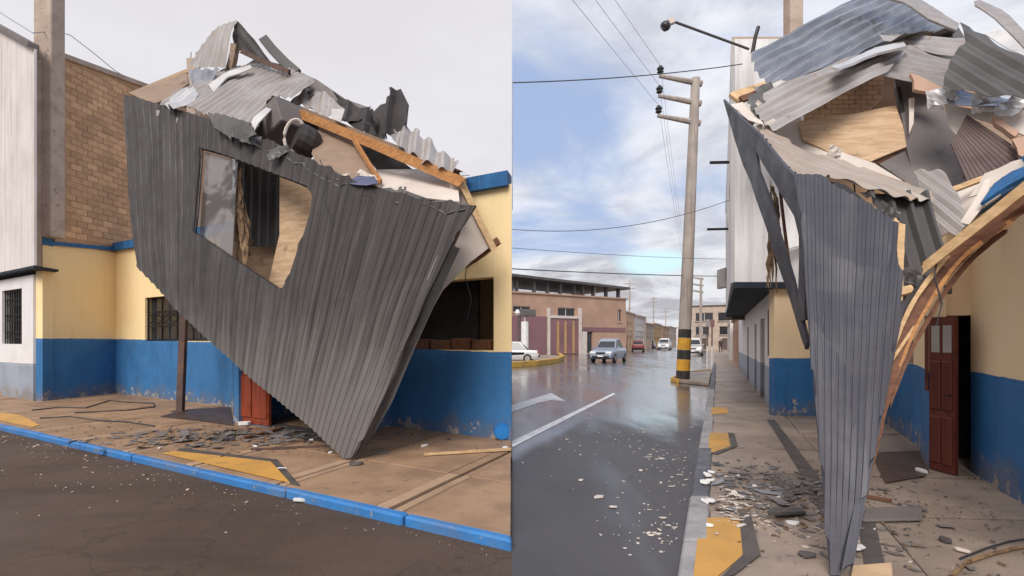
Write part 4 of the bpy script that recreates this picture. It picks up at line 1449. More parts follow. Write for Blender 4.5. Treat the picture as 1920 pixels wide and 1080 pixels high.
# far chimney stub seen beyond the peak
ch = MB().box(U(363, 122, 17), (0.14, 0, 0), (0, 0.14, 0), (0, 0, 0.2))
ch.box(U(359, 108, 17), (0.012, 0, 0), (0, 0.012, 0), (0, 0, 0.12)).box(U(367, 104, 17), (0.012, 0, 0), (0, 0.012, 0), (0, 0, 0.16))
cho = MB().aabb(U(363, 0, 17).x - 0.14, U(363, 0, 17).x + 0.14, 16.86, 17.14, 3.9, U(363, 113, 17).z).build('column_stub', M['concrete'])
tag(cho, 'stub of a concrete roof column with bare rods behind the wreck', 'column')
for dx_ in (-0.09, 0.07):
    MB().tube([(U(363, 0, 17).x + dx_, 17, U(363, 113, 17).z - 0.1), (U(363, 0, 17).x + dx_ + 0.01, 17, U(363, 98, 17).z)], 0.012, 5).build('reinforcing_rod', M['rust'], cho)
# posts
pb = G(338, 772, SW)
mb = MB()
mb.beam(pb, U(345, 588, pb.y + 0.1), 0.13, 0.11, up=(0, 1, 0))
mb.box(pb + Vector((-0.02, 0, 0.012)), (0.12, 0, 0), (0, 0.10, 0), (0, 0, 0.012))
tag(mb.build('support_post', M['rust']), 'rusty square steel post propping the tilted charcoal panel beside the barred window', 'post')
# electric wire running over the brick wall
tag(MB().tube([U(-30, 2, 14.5), U(10, 30, 14.2), U(62, 62, 12.6), U(105, 58, 14.0), U(132, 66, 15.0), U(170, 95, 16.5), U(215, 132, 18.0), U(262, 160, 19.0)], 0.012, 5).build('slack_wire', M['wire']),
    'slack grey wire drooping over the brick wall beside the concrete column', 'cable')
# blue bucket lying by the wall
bk = empty('blue_bucket', G(946, 822, SW), 'blue plastic bucket lying against the navy dado', 'bucket')
bp = G(942, 826, SW)
ba = Vector((0.0, 0.0, 0.0)) + bp + Vector((0.0, 0.02, 0.135))
bd_ = Vector((-0.25, 1, 0)).normalized()
MB().tube([ba, ba + bd_ * 0.02, ba + bd_ * 0.3], [0.118, 0.122, 0.095], 18).build('shell', mat('blue_plastic', (0.03, 0.22, 0.58), (0.02, 0.17, 0.48), 4, 0.35, bump=0.02), bk)
MB().tube([ba + bd_ * 0.01 + Vector((0.128 * math.cos(a) * 0.97, 0.128 * math.cos(a) * 0.25, 0.128 * math.sin(a))) for a in [i * math.pi / 8 for i in range(17)]], 0.008, 5).build('rim', M['kerbblue'], bk)

# ------------------------------------------------------------------ right wreck
tipR = G(1563, 1079, SW)
depR = (U(1500, 335, 4.75), U(1680, 425, 4.35), tipR)
panelR = sheet('fallen_wall_panel', [(1488, 330), (1540, 330), (1600, 372), (1680, 424), (1676, 470), (1690, 520), (1676, 640), (1650, 780), (1612, 950), (1588, 1050), (1572, 1079), (1556, 1079), (1545, 950), (1530, 800), (1512, 590), (1506, 470), (1500, 400)],
               depR, M['panelblue'], 'tall slate-grey ribbed wall panel standing on its pointed corner over the pavement', 'wall panel', fan=(1556, 2050), pitch=0.05, amp=0.0035,
               rag=(1, 2), ragamt=0.02, dent=0.035, thick=0.02)
plR = plane3(*depR)


def onR(px, py, back=0.0):
    return hit(plR, px, py) - plR[1] * back


# the window part of the same wall, bent back towards the street
YA, YB = 7.3, 4.75
winR = sheet('bent_window_surround', [(1361, 186), (1392, 216), (1428, 250), (1470, 302), (1502, 334), (1512, 420), (1516, 600), (1506, 602), (1500, 560), (1503, 440), (1496, 405), (1476, 372), (1444, 320), (1423, 282), (1428, 320), (1446, 372), (1470, 452), (1498, 560), (1520, 640), (1516, 655), (1490, 580), (1440, 420), (1400, 310)],
             (U(1361, 186, YA), U(1502, 334, YB), U(1518, 650, YB - 0.05)), M['panelblue'], None, rib=None, dent=0.02, thick=0.03, parent=None)
tag(winR, 'narrow slate window surround bent back from the pointed panel', 'wall panel')
splinters('splintered_stud', [U(1446, 330, 6.3), U(1452, 400, 6.1), U(1452, 470, 5.95), U(1452, 545, 5.8)], 26, M['splinter'],
          'tangle of brown timber splinters hanging in the bent window surround', 9, 0.05, 0.014)
mb = MB().timber(U(1462, 350, 6.0), U(1482, 510, 5.7), 0.025, 0.03)
tag(mb.build('window_lath', M['beambrown']), 'thin dark lath crossing the bent window surround', 'timber')
# grey lining behind the window
for i, (q, YY) in enumerate(((((1458, 335), (1500, 395), (1506, 372), (1506, 460), (1468, 462), (1462, 400)), 7.6),)):
    pass
for (nm, q, lab) in (('upper_lining_board', [(1456, 330), (1512, 392), (1512, 458), (1470, 470)], 'upper grey lining board seen through the bent window surround'),
                     ('lower_lining_board', [(1472, 474), (1512, 462), (1512, 540), (1490, 546)], 'lower grey lining board seen through the bent window surround')):
    sheet(nm, q, (U(q[0][0], q[0][1], 7.6), U(q[1][0], q[1][1], 7.2), U(q[2][0], q[2][1], 7.1)), M['whiteR'], lab, 'board', thick=0.02)

# timber on the right edge
for (nm, a, b, w, h, mk, lab) in (
        ('edge_stud', (1681, 430, 4.42), (1676, 552, 4.25), 0.10, 0.07, 'beampale', 'raw pale stud end on the edge of the pointed panel'),
        ('stud_block', (1662, 556, 4.22), (1690, 548, 4.22), 0.06, 0.07, 'beampale', 'small sawn wood block on the edge of the pointed panel'),
        ('steel_channel', (1690, 552, 4.28), (1590, 1050, 3.42), 0.06, 0.05, 'panelblue', 'dark steel channel down the edge of the pointed panel'),
        ('corner_beam', (1744, 493, 4.25), (1960, 322, 3.75), 0.07, 0.085, 'beampale', 'long pale timber beam slanting up over the red door'),
        ('slanting_rafter', (1716, 384, 5.2), (1880, 322, 5.3), 0.05, 0.05, 'beampale', 'thin pale rafter lying across the small pale sheet'),
        ('pale_splayed_lath', (1790, 500, 4.47), (1662, 690, 4.1), 0.022, 0.025, 'beampale', 'pale lath between the fanned dark studs')):
    tag(MB().timber(U(*a), U(*b), w, h, up=(-0.3, -0.9, 0.3), seed=len(nm), jag=0.10).build(nm, M[mk]), lab, 'timber')
sheet('underside_board', [(1700, 590), (1752, 498), (1930, 352), (1930, 384), (1850, 440), (1800, 486), (1762, 540), (1722, 612), (1662, 724), (1655, 715)],
      (U(1752, 498, 4.55), U(1930, 352, 4.1), U(1660, 730, 4.25)), M['beambrown'], 'dark red-brown soffit board under the slanting beams', 'board', thick=0.03)
sheet('dark_corner_sheet', [(1690, 540), (1740, 488), (1752, 500), (1742, 540), (1700, 600), (1690, 640)], (U(1690, 540, 4.6), U(1752, 495, 4.5), U(1700, 600, 4.4)), M['galvdark'],
      'dark crumpled sheet wedged where the beams meet the panel', 'metal sheet', thick=0.012, dent=0.03)

def curved(name, pix, w, h, m, label, seed=1):
    """bent, cracked timber following a curve through the given points"""
    q = random.Random(seed)
    P = [U(*v) for v in pix]
    Q = []
    for i in range(len(P) - 1):          # Catmull-Rom through the points
        p0, p1, p2, p3 = P[max(i - 1, 0)], P[i], P[i + 1], P[min(i + 2, len(P) - 1)]
        for k in range(5):
            t_ = k / 5
            Q.append(0.5 * ((2 * p1) + (p2 - p0) * t_ + (2 * p0 - 5 * p1 + 4 * p2 - p3) * t_ ** 2 + (3 * p1 - p0 - 3 * p2 + p3) * t_ ** 3))
    Q.append(P[-1])
    bm = bmesh.new()
    rings = []
    for i, c in enumerate(Q):
        t_ = (Q[min(i + 1, len(Q) - 1)] - Q[max(i - 1, 0)]).normalized()
        d_ = (c - EYE).normalized()
        s_ = t_.cross(d_).normalized()
        n_ = s_.cross(t_).normalized()
        f = i / (len(Q) - 1)
        ww = w * (1 - 0.55 * f) * q.uniform(.88, 1.1)
        hh = h * q.uniform(.9, 1.1)
        rings.append([bm.verts.new(c + s_ * ww / 2 * a + n_ * hh / 2 * b + t_ * (q.uniform(-.04, .04) if i in (0, len(Q) - 1) else 0)) for a, b in ((-1, -1), (-.1, -1), (1, -1), (1, 1), (.2, 1), (-1, 1))])
    for a, b in zip(rings, rings[1:]):
        for k in range(6):
            j = (k + 1) % 6
            bm.faces.new((a[k], a[j], b[j], b[k]))
    bm.faces.new(rings[0][::-1])
    bm.faces.new(rings[-1])
    return tag(finish(bm, name, M[m]), label, 'timber')


curved('bent_edge_board', [(1960, 356, 4.0), (1850, 432, 4.2), (1778, 500, 4.35), (1722, 580, 4.3), (1686, 660, 4.2), (1660, 740, 4.05), (1638, 830, 3.85), (1616, 930, 3.65)], 0.13, 0.05, 'beambrown', 'dark brown edge board bending down along the pointed panel', 4)
curved('bent_pale_lath', [(1900, 412, 4.1), (1800, 488, 4.28), (1730, 590, 4.24), (1690, 680, 4.14), (1656, 775, 3.98)], 0.035, 0.03, 'beam', 'thin orange lath bent along the dark edge board', 5)
curved('bent_inner_lath', [(1770, 486, 4.3), (1716, 560, 4.28), (1684, 630, 4.2), (1664, 700, 4.1)], 0.04, 0.04, 'beampale', 'short pale lath bent inside the dark edge board', 6)
curved('bent_outer_lath', [(1880, 436, 4.2), (1815, 492, 4.4), (1760, 566, 4.4), (1706, 664, 4.25), (1668, 760, 4.05)], 0.05, 0.03, 'beambrown', 'reddish outer lath bent below the dark edge board', 7)
# roof sheets
RS = [
 ('top_roof_sheet', [(1404, 108), (1440, 88), (1520, 46), (1600, 2), (1640, -18), (1680, -12), (1735, 22), (1790, 52), (1788, 60), (1740, 70), (1650, 92), (1560, 130), (1500, 152), (1440, 162), (1416, 140)],
  ((1404, 120, 9.0), (1790, 52, 9.4), (1640, -18, 10.6)), 'galvblue', 'big bluish roof sheet crowning the wreck', dict(rib=((1430, 140), (1620, 40)), pitch=0.21, amp=0.036, wave=True, arch=(0.06, 0.0), dent=0.07)),
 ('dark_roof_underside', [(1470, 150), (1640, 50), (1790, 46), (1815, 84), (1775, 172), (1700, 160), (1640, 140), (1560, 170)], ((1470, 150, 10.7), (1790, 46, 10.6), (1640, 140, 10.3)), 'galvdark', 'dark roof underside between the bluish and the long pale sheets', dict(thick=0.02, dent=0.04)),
 ('ridge_roll', [(1640, -20), (1700, -6), (1796, 48), (1792, 60), (1740, 38), (1690, 10), (1640, -4)], ((1640, -20, 9.6), (1796, 48, 8.9), (1690, 12, 9.2)), 'galv', 'rolled ridge strip along the top of the bluish roof sheet', dict(thick=0.03, dent=0.05)),
 ('dark_leaning_sheet', [(1800, 42), (1860, 74), (1935, 112), (1935, 186), (1840, 178), (1768, 166), (1772, 140), (1790, 100), (1812, 82)],
  ((1800, 42, 6.4), (1935, 112, 5.6), (1768, 166, 6.0)), 'galvdark', 'dark ribbed sheet leaning at the right of the wreck', dict(rib=((1800, 110), (1900, 170)), pitch=0.17, amp=0.02, wave=True, rag=(0, 1), ragamt=0.03, dent=0.03)),
 ('sticking_up_strip', [(1826, 4), (1836, 2), (1870, 26), (1935, 92), (1935, 108), (1880, 70), (1836, 26), (1824, 16)], ((1826, 4, 6.6), (1935, 92, 6.3), (1840, 28, 6.5)), 'galv', 'pale strip sticking up into the sky behind the dark ribbed sheet', dict(thick=0.012, dent=0.03, arch=(0.0, 0.06))),
 ('far_right_sheet', [(1846, 66), (1868, 56), (1940, 70), (1940, 118), (1890, 94)], ((1846, 66, 7.4), (1940, 70, 7.0), (1940, 118, 6.8)), 'galvbright', 'bright sheet end behind the dark ribbed sheet', dict(thick=0.01, dent=0.04)),
 ('shiny_crumpled_sheet', [(1768, 166), (1840, 176), (1935, 184), (1935, 202), (1880, 212), (1820, 208), (1776, 196)], ((1768, 166, 6.2), (1935, 184, 5.9), (1820, 208, 5.9)), 'galvblue', 'shiny crumpled sheet under the dark ribbed one', dict(thick=0.008, dent=0.16)),
 ('pale_right_board', [(1770, 196), (1824, 206), (1935, 196), (1935, 262), (1880, 240), (1812, 218), (1794, 258), (1780, 240)], ((1770, 196, 6.3), (1935, 196, 5.8), (1935, 262, 5.7)), 'plywhite', 'off-white board spread under the shiny crumpled sheet', dict(thick=0.02, dent=0.02)),
 ('hanging_ribbed_sheet', [(1610, 362), (1650, 366), (1730, 366), (1746, 420), (1762, 470), (1740, 498), (1712, 540), (1690, 560), (1684, 470), (1680, 420)], ((1610, 362, 5.0), (1730, 366, 5.0), (1690, 560, 4.55)), 'galvdark', 'dark deep-ribbed sheet hanging between panel and slanting beam', dict(rib=((1670, 380), (1710, 520)), pitch=0.17, amp=0.035, dent=0.03)),
 ('torn_black_edge', [(1556, 344), (1580, 352), (1628, 388), (1640, 402), (1632, 404), (1590, 378)], ((1556, 344, 4.72), (1640, 402, 4.55), (1590, 378, 4.58)), 'black', 'black torn gap edge along the top of the pointed panel', dict(thick=0.02, dent=0.04)),
 ('grey_standing_board', [(1676, 152), (1736, 172), (1764, 196), (1782, 250), (1800, 330), (1804, 372), (1720, 368), (1700, 290), (1690, 230)], ((1676, 152, 7.6), (1764, 196, 7.2), (1720, 368, 6.4)), 'oldgrey', 'grey fibre board standing in the middle of the wreck', dict(thick=0.03, dent=0.02)),
 ('grey_lower_board', [(1640, 306), (1700, 284), (1790, 250), (1812, 346), (1812, 392), (1740, 372), (1690, 340)], ((1640, 306, 6.9), (1790, 250, 6.9), (1740, 372, 6.2)), 'oldgrey', 'wide grey fibre board lying under the standing one', dict(thick=0.03)),
 ('pale_inner_strip', [(1704, 186), (1714, 184), (1712, 232), (1704, 252)], ((1704, 186, 7.1), (1714, 184, 7.1), (1704, 252, 6.8)), 'plywhite', 'slim white strip on the grey standing board', dict(thick=0.012)),
 ('brick_lump', [(1704, 142), (1730, 150), (1768, 172), (1766, 192), (1736, 176), (1712, 170)], ((1704, 142, 7.0), (1768, 172, 6.8), (1736, 176, 6.8)), 'brickhouse', 'broken orange masonry lump under the long pale sheet', dict(thick=0.04, dent=0.05, rag='all', ragamt=0.03)),
 ('curled_brown_sheet', [(1656, 146), (1676, 142), (1682, 180), (1670, 204), (1630, 214), (1590, 218), (1620, 204), (1646, 178)], ((1656, 146, 8.2), (1676, 142, 8.2), (1600, 216, 8.6)), 'plybrown', 'curled brown board in front of the sandy brick wall', dict(thick=0.015, arch=(0.0, 0.10))),
 ('dark_jamb', [(1676, 168), (1684, 168), (1704, 280), (1698, 284)], ((1676, 168, 7.4), (1684, 168, 7.4), (1700, 282, 7.0)), 'black', 'thin black jamb beside the grey standing board', dict(thick=0.05)),
 ('plywood_board', [(1498, 228), (1530, 224), (1600, 216), (1678, 200), (1690, 236), (1702, 276), (1660, 292), (1622, 308), (1560, 290), (1506, 264)], ((1498, 228, 7.3), (1678, 200, 7.3), (1622, 308, 6.75)), 'ply', 'pale plywood board in the hollow of the wreck', dict(thick=0.02, dent=0.02)),
 ('torn_ceiling_scrap', [(1822, 376), (1850, 330), (1900, 306), (1935, 300), (1935, 316), (1880, 334), (1852, 360)], ((1822, 376, 5.0), (1935, 300, 4.7), (1852, 360, 4.9)), 'plywhite', 'torn white scrap above the loose blue fascia', dict(thick=0.01, dent=0.08, rag='all', ragamt=0.03)),
 ('long_roof_sheet', [(1400, 196), (1470, 162), (1545, 130), (1640, 96), (1692, 84), (1702, 96), (1660, 142), (1590, 174), (1520, 212), (1454, 248), (1436, 240), (1418, 216)],
  ((1400, 196, 7.0), (1692, 84, 7.6), (1454, 248, 6.3)), 'galv', 'long pale roof sheet slanting under the bluish one', dict(rib=((1430, 226), (1650, 118)), pitch=0.15, amp=0.017, wave=True, dent=0.04, arch=(0.05, 0))),
 ('bright_edge', [(1560, 124), (1640, 90), (1694, 78), (1700, 86), (1645, 98), (1572, 130)], ((1560, 124, 7.0), (1694, 78, 7.5), (1645, 98, 7.1)), 'galvbright', 'bright rolled edge along the long pale roof sheet', dict(thick=0.03, dent=0.03)),
 ('bent_end_sheet', [(1664, 94), (1702, 88), (1786, 108), (1780, 136), (1770, 162), (1742, 164), (1700, 152), (1650, 142)], ((1664, 94, 7.45), (1786, 108, 7.6), (1700, 152, 7.0)), 'galv', 'grey sheet end bent level beyond the long pale roof sheet', dict(rib=((1660, 116), (1780, 138)), pitch=0.15, amp=0.017, wave=True, dent=0.06, rag=(4, 5), ragamt=0.03)),
 ('upper_pale_sheet', [(1640, 66), (1700, 66), (1760, 72), (1812, 72), (1800, 106), (1750, 100), (1692, 88), (1668, 82)], ((1640, 66, 8.0), (1812, 72, 8.0), (1750, 100, 7.7)), 'galv', 'flat pale sheet tucked under the end of the bluish roof sheet', dict(rib=((1660, 74), (1800, 90)), pitch=0.18, amp=0.015, wave=True, dent=0.05)),
 ('shadow_backing', [(1560, 126), (1650, 84), (1700, 60), (1785, 52), (1792, 66), (1700, 84), (1640, 98), (1590, 140)], ((1560, 126, 9.2), (1785, 52, 9.2), (1640, 98, 9.0)), 'galvdark', 'dark strip as shadow under the bluish roof sheet', dict(thick=0.01, dent=0.08, rag='all', ragamt=0.04)),  # dark sheet painted as the shadow below the roof sheet
 ('rusty_front_sheet', [(1422, 250), (1446, 250), (1505, 284), (1620, 314), (1700, 346), (1742, 366), (1748, 380), (1700, 376), (1660, 366), (1600, 348), (1555, 334), (1494, 335), (1462, 298)],
  ((1422, 250, 6.3), (1742, 366, 5.1), (1494, 335, 4.9)), 'galvrust', 'rust-streaked sheet curling over the pointed panel', dict(rib=((1450, 262), (1720, 372)), pitch=0.12, amp=0.018, wave=True, dent=0.05, rag=(6, 7, 8, 9, 10), ragamt=0.02)),
 ('small_pale_sheet', [(1713, 320), (1766, 321), (1786, 350), (1802, 384), (1812, 424), (1792, 446), (1764, 428), (1742, 396), (1728, 360)], ((1713, 320, 5.5), (1802, 384, 4.95), (1764, 428, 4.85)), 'galv', 'small pale corrugated sheet beside the slanting beam', dict(rib=((1726, 340), (1806, 402)), pitch=0.10, amp=0.016, wave=True, dent=0.03)),
 ('brick_chunk', [(1858, 230), (1876, 232), (1908, 256), (1900, 266), (1880, 250)], ((1858, 230, 5.85), (1908, 256, 5.6), (1880, 250, 5.7)), 'brickhouse', 'broken orange masonry chunk on top of the slatted panel', dict(thick=0.06, dent=0.03, rag='all', ragamt=0.02)),
 ('brick_corner', [(1898, 270), (1935, 262), (1935, 304), (1910, 300)], ((1898, 270, 5.6), (1935, 262, 5.5), (1910, 300, 5.45)), 'brickhouse', 'broken orange masonry corner right of the slatted panel', dict(thick=0.06, dent=0.03, rag='all', ragamt=0.02)),
 ('under_gap_board', [(1436, 240), (1500, 218), (1512, 262), (1640, 306), (1690, 340), (1700, 362), (1600, 318), (1500, 282)], ((1436, 240, 7.4), (1500, 218, 7.4), (1690, 350, 6.4)), 'plywhite', 'dusty pale board below the sandy brick wall', dict(thick=0.015, dent=0.03)),
 ('brick_face_edge', [(1620, 308), (1700, 282), (1702, 286), (1634, 312)], ((1620, 308, 7.0), (1700, 282, 7.0), (1634, 312, 6.8)), 'beambrown', 'dark lath along the foot of the sandy brick wall', dict(thick=0.03)),
 ('upper_left_board', [(1366, 182), (1380, 176), (1432, 160), (1440, 168), (1400, 186), (1384, 196)], ((1366, 182, 7.4), (1432, 160, 7.6), (1384, 196, 7.2)), 'beampale', 'pale timber end at the far tip of the bent surround', dict(thick=0.05)),
 ('upper_left_dark_board', [(1384, 186), (1436, 166), (1440, 174), (1392, 194)], ((1384, 186, 7.2), (1436, 166, 7.4), (1392, 194, 7.15)), 'beambrown', 'dark timber under the pale timber end of the bent surround', dict(thick=0.04)),
 ('corner_scrap', [(1400, 190), (1430, 176), (1440, 200), (1450, 246), (1440, 258), (1424, 246), (1412, 222)], ((1400, 190, 7.0), (1430, 176, 7.0), (1440, 258, 6.6)), 'galvdark', 'crumpled dark scrap at the far end of the long pale sheet', dict(thick=0.01, dent=0.16, rag='all', ragamt=0.04)),
 ('torn_lining_scrap', [(1366, 206), (1390, 200), (1416, 222), (1428, 246), (1412, 240), (1396, 232), (1384, 216)], ((1366, 206, 7.1), (1416, 222, 6.8), (1396, 232, 6.7)), 'plywhite', 'torn whitish lining scrap on the bent surround', dict(thick=0.01, dent=0.10, rag='all', ragamt=0.03)),
 ('blue_fascia_piece', [(1842, 386), (1868, 348), (1900, 326), (1935, 312), (1935, 330), (1890, 354)], ((1836, 390, 4.75), (1872, 328, 4.85), (1935, 340, 4.4)), 'trim', 'loose blue fascia piece above the pale slanting beam', dict(thick=0.03)),
 ('white_fascia_board', [(1800, 420), (1830, 372), (1846, 340), (1858, 338), (1846, 386), (1816, 424)], ((1800, 420, 4.8), (1846, 340, 4.95), (1816, 424, 4.75)), 'plywhite', 'white board edge beside the loose blue fascia', dict(thick=0.02)),
 ('behind_fill_board', [(1740, 372), (1812, 346), (1850, 330), (1935, 300), (1935, 330), (1830, 400), (1760, 450)], ((1740, 372, 5.7), (1935, 300, 5.3), (1760, 450, 5.2)), 'plywhite', 'pale ceiling board behind the blue fascia', dict(thick=0.02)),
 ('back_screen_board', [(1760, 200), (1935, 230), (1935, 340), (1800, 400), (1780, 300)], ((1760, 200, 7.6), (1935, 230, 7.2), (1800, 400, 7.0)), 'plybrown', 'brown board closing the back of the wreck', dict(thick=0.03)),
]
for nm, poly, dep, mk, lab, kw in RS:
    cat = 'metal sheet' if mk.startswith('galv') or mk == 'black' else ('masonry' if mk.startswith('brick') else ('timber' if mk.startswith('beam') else 'board'))
    sheet(nm, poly, tuple(U(*q) for q in dep), M[mk], lab, cat, **kw)
# brown slatted panel built of its slats
sp = empty('slatted_panel', U(1860, 360, 5.8), 'dark brown slatted wood panel tipped up on the right of the wreck', 'panel')
A_, B_, C_ = U(1812, 218, 6.0), U(1788, 330, 5.7), U(1936, 300, 5.5)
pls = plane3(A_, B_, C_)
E0, E1, E2, E3 = [hit(pls, *q) for q in ((1812, 217), (1786, 268), (1812, 352), (1930, 312))]
nsl = 13
top0, top1 = hit(pls, 1812, 217), hit(pls, 1935, 300)
bot0, bot1 = hit(pls, 1782, 272), hit(pls, 1826, 376)
for k in range(nsl):
    f0, f1 = k / nsl, (k + 0.88) / nsl
    a, b = top0.lerp(bot0, f0), top0.lerp(bot0, f1)
    c, d = top1.lerp(bot1, f1), top1.lerp(bot1, f0)
    MB().prism([a, b, c, d], pls[1] * 0.018).build('slat', M['brownslat'], sp)
MB().beam(hit(pls, 1842, 244) - pls[1] * 0.02, hit(pls, 1812, 330) - pls[1] * 0.02, 0.04, 0.03).build('back_batten', M['beambrown'], sp)
MB().beam(hit(pls, 1890, 278) - pls[1] * 0.02, hit(pls, 1822, 352) - pls[1] * 0.02, 0.04, 0.03).build('back_batten', M['beambrown'], sp)

for (nm, pts, mk, lab) in (
        ('hanging_wire', [U(1600, 330, 5.2), U(1606, 390, 5.0), U(1622, 430, 4.5), U(1612, 470, 4.4)], 'cable', 'black wire drooping over the top of the pointed panel'),
        ('dangling_wire', [U(1760, 470, 4.3), U(1752, 520, 4.2), U(1766, 570, 4.2), U(1756, 610, 4.2)], 'cable', 'black wire dangling from the pale slanting beam'),
        ('loose_wire', [D(600, 300, 1.5), D(612, 330, 1.72), D(604, 372, 1.85), D(618, 410, 1.9)], 'cable', 'black wire hanging over the torn panel edge'),
        ('trailing_wire', [D(880, 470, 0.6), D(872, 520, 0.5), D(884, 560, 0.45), D(876, 600, 0.4)], 'cable', 'thin wire trailing from the brown timber end')):
    tag(MB().tube(pts, 0.007, 5).build(nm, M[mk]), lab, 'cable')


def scrap(px, py, P, size, m, seed, label, group, cat='metal sheet', crumple=0.35, elong=1.6):
    """crumpled torn offcut: a small buckled sheet with a ragged outline"""
    q = random.Random(seed)
    n_, k_ = 7, 4
    ax = Vector((q.uniform(-1, 1), q.uniform(-.5, .5), q.uniform(-.6, .6))).normalized()
    ay = ax.cross(Vector((q.uniform(-.4, .4), -1, q.uniform(-.2, .8))).normalized()).normalized()
    az = ax.cross(ay)
    bm = bmesh.new()
    lr, la = bm.verts.layers.float.new('rib'), bm.verts.layers.float.new('along')
    grid = []
    o_ = Vector((q.uniform(0, 50), q.uniform(0, 50), 0))
    for i in range(n_ + 1):
        row = []
        for j in range(k_ + 1):
            u, v = (i / n_ - .5) * 2 * elong, (j / k_ - .5) * 2
            e = 0.16 if i in (0, n_) or j in (0, k_) else 0.03
            u, v = u + q.uniform(-e, e), v + q.uniform(-e, e)
            w = (abs(noise.noise(Vector((u * .9, v * .9, 0)) + o_)) - .25) * 2 * crumple + 0.06 * math.sin(v * 9)
            vt = bm.verts.new(P + (ax * u + ay * v + az * w) * size)
            vt[lr], vt[la] = v * size, u * size
            row.append(vt)
        grid.append(row)
    for i in range(n_):
        for j in range(k_):
            if (i in (0, n_ - 1)) and q.random() < 0.25:
                continue
            bm.faces.new((grid[i][j], grid[i + 1][j], grid[i + 1][j + 1], grid[i][j + 1]))
    for v in [v for v in bm.verts if not v.link_faces]:
        bm.verts.remove(v)
    bmesh.ops.recalc_face_normals(bm, faces=bm.faces[:])
    bmesh.ops.solidify(bm, geom=bm.faces[:], thickness=0.006)
    return tag(finish(bm, 'crumpled_scrap', M[m]), label, cat, group)


LOOK = {'galv': 'pale grey metal', 'galvdark': 'dark grey metal', 'black': 'sooty black metal', 'galvbright': 'silvery metal', 'plywhite': 'off-white lining', 'ply': 'cream plywood', 'oldgrey': 'grey fibre board'}
for i, (x, y, d_, s_, mk_) in enumerate(((470, 262, 1.8, .12, 'galvdark'), (522, 286, 1.75, .11, 'galvdark'), (604, 196, .2, .2, 'black'), (660, 214, .25, .22, 'black'), (706, 236, .45, .16, 'black'),
        (640, 332, 1.55, .10, 'plywhite'), (690, 332, 1.3, .10, 'plywhite'), (752, 366, 1.62, .08, 'galvdark'))):
    scrap(x, y, D(x, y, d_), s_, mk_, 200 + i, 'crumpled ' + LOOK[mk_] + ' scrap along the torn top of the tilted panel', LOOK[mk_] + ' scraps on the tilted panel')
for i, (x, y, Y_, s_, mk_) in enumerate(((1440, 182, 7.2, .12, 'galvdark'), (1768, 178, 6.1, .10, 'galvbright'), (1850, 192, 5.9, .11, 'galvbright'), (1905, 196, 5.7, .11, 'galvbright'),
        (1664, 398, 4.7, .06, 'galvdark'), (1716, 522, 4.5, .07, 'galvdark'), (1560, 298, 6.5, .09, 'plywhite'), (1412, 216, 6.9, .10, 'plywhite'), (1432, 246, 6.5, .09, 'plywhite'))):
    scrap(x, y, U(x, y, Y_), s_, mk_, 300 + i, 'crumpled ' + LOOK[mk_] + ' scrap in the wreck above the pointed panel', LOOK[mk_] + ' scraps above the pointed panel')
# ------------------------------------------------------------------ street furniture on the main street
def utility_pole(base, lean, h, r0, r1, label, arms=True, bands=True, group=None, armv=Vector((-1, -0.08, 0))):
    base = Vector(base)
    p = empty('utility_pole', base, label, 'pole', group)
    axis = lambda z: base + Vector((lean * z / h, 0, z))
    n = 10
    MB().tube([axis(h * k / n - (0.05 if k == 0 else 0)) for k in range(n + 1)], r0, 14, r1).build('shaft', M['polecon'], p, True)
    if bands:
        zs = [(0.12, 0.42, 'bandblack'), (0.44, 0.86, 'bandyellow'), (0.88, 1.22, 'bandblack'), (1.24, 1.68, 'bandyellow'), (1.70, 2.02, 'bandblack')]
        for a, b, mk in zs:
            ra = r0 + (r1 - r0) * a / h
            MB().tube([axis(a), axis(b)], ra + 0.006, 14, ra + 0.005).build('painted_band', M[mk], p)
    ins = []
    if arms:
        for k in range(3):
            z = h - 0.2 - 0.76 * k
            a = axis(z) - armv * 0.25
            b = axis(z) + armv * 1.42 + Vector((0, 0, 0.24))
            arm = MB().tube([a, a.lerp(b, 0.3), b], [0.125, 0.11, 0.075], 8).build('cross_arm', M['polecon'], p)
            q = b + Vector((0.04, 0, 0.06))
            MB().tube([q, q + Vector((0, 0, .08)), q + Vector((0, 0, .14)), q + Vector((0, 0, .2)), q + Vector((0, 0, .27)), q + Vector((0, 0, .33))], [0.03, 0.13, 0.09, 0.14, 0.10, 0.05], 10).build('insulator', M['insul'], arm)
            ins.append(q + Vector((0, 0, 0.33)))
    return p, ins


pbase = G(1280, 716)
hp = U(0, 147, pbase.y).z
pole, insA = utility_pole((pbase.x, pbase.y, 0.0), 0.50, hp, 0.255, 0.165, 'tall concrete utility pole with black and yellow bands and three cross arms')
pole2, insB = utility_pole((-15.5, -16, 0), 0.3, hp, 0.255, 0.165, 'concrete utility pole standing back down the street', bands=False)
pf = U(1313, 0, 62)
pole3, insC = utility_pole((pf.x, pf.y, 0), 0.1, U(0, 520, 62).z, 0.2, 0.13, 'slim concrete utility pole farther down the right pavement', bands=False)
for k in range(3):
    w_ = tag(MB().tube(catenary(insA[k], insB[k], 0.35), 0.007, 5).build('power_line', M['wire']), 'thin power line strung from the banded utility pole towards the near sky', 'cable', 'power lines on the cross arms')
    w_ = tag(MB().tube(catenary(insA[k], insC[k], 0.9), 0.006, 5).build('power_line', M['wire']), 'thin power line running from the banded utility pole down the street', 'cable', 'power lines down the street')
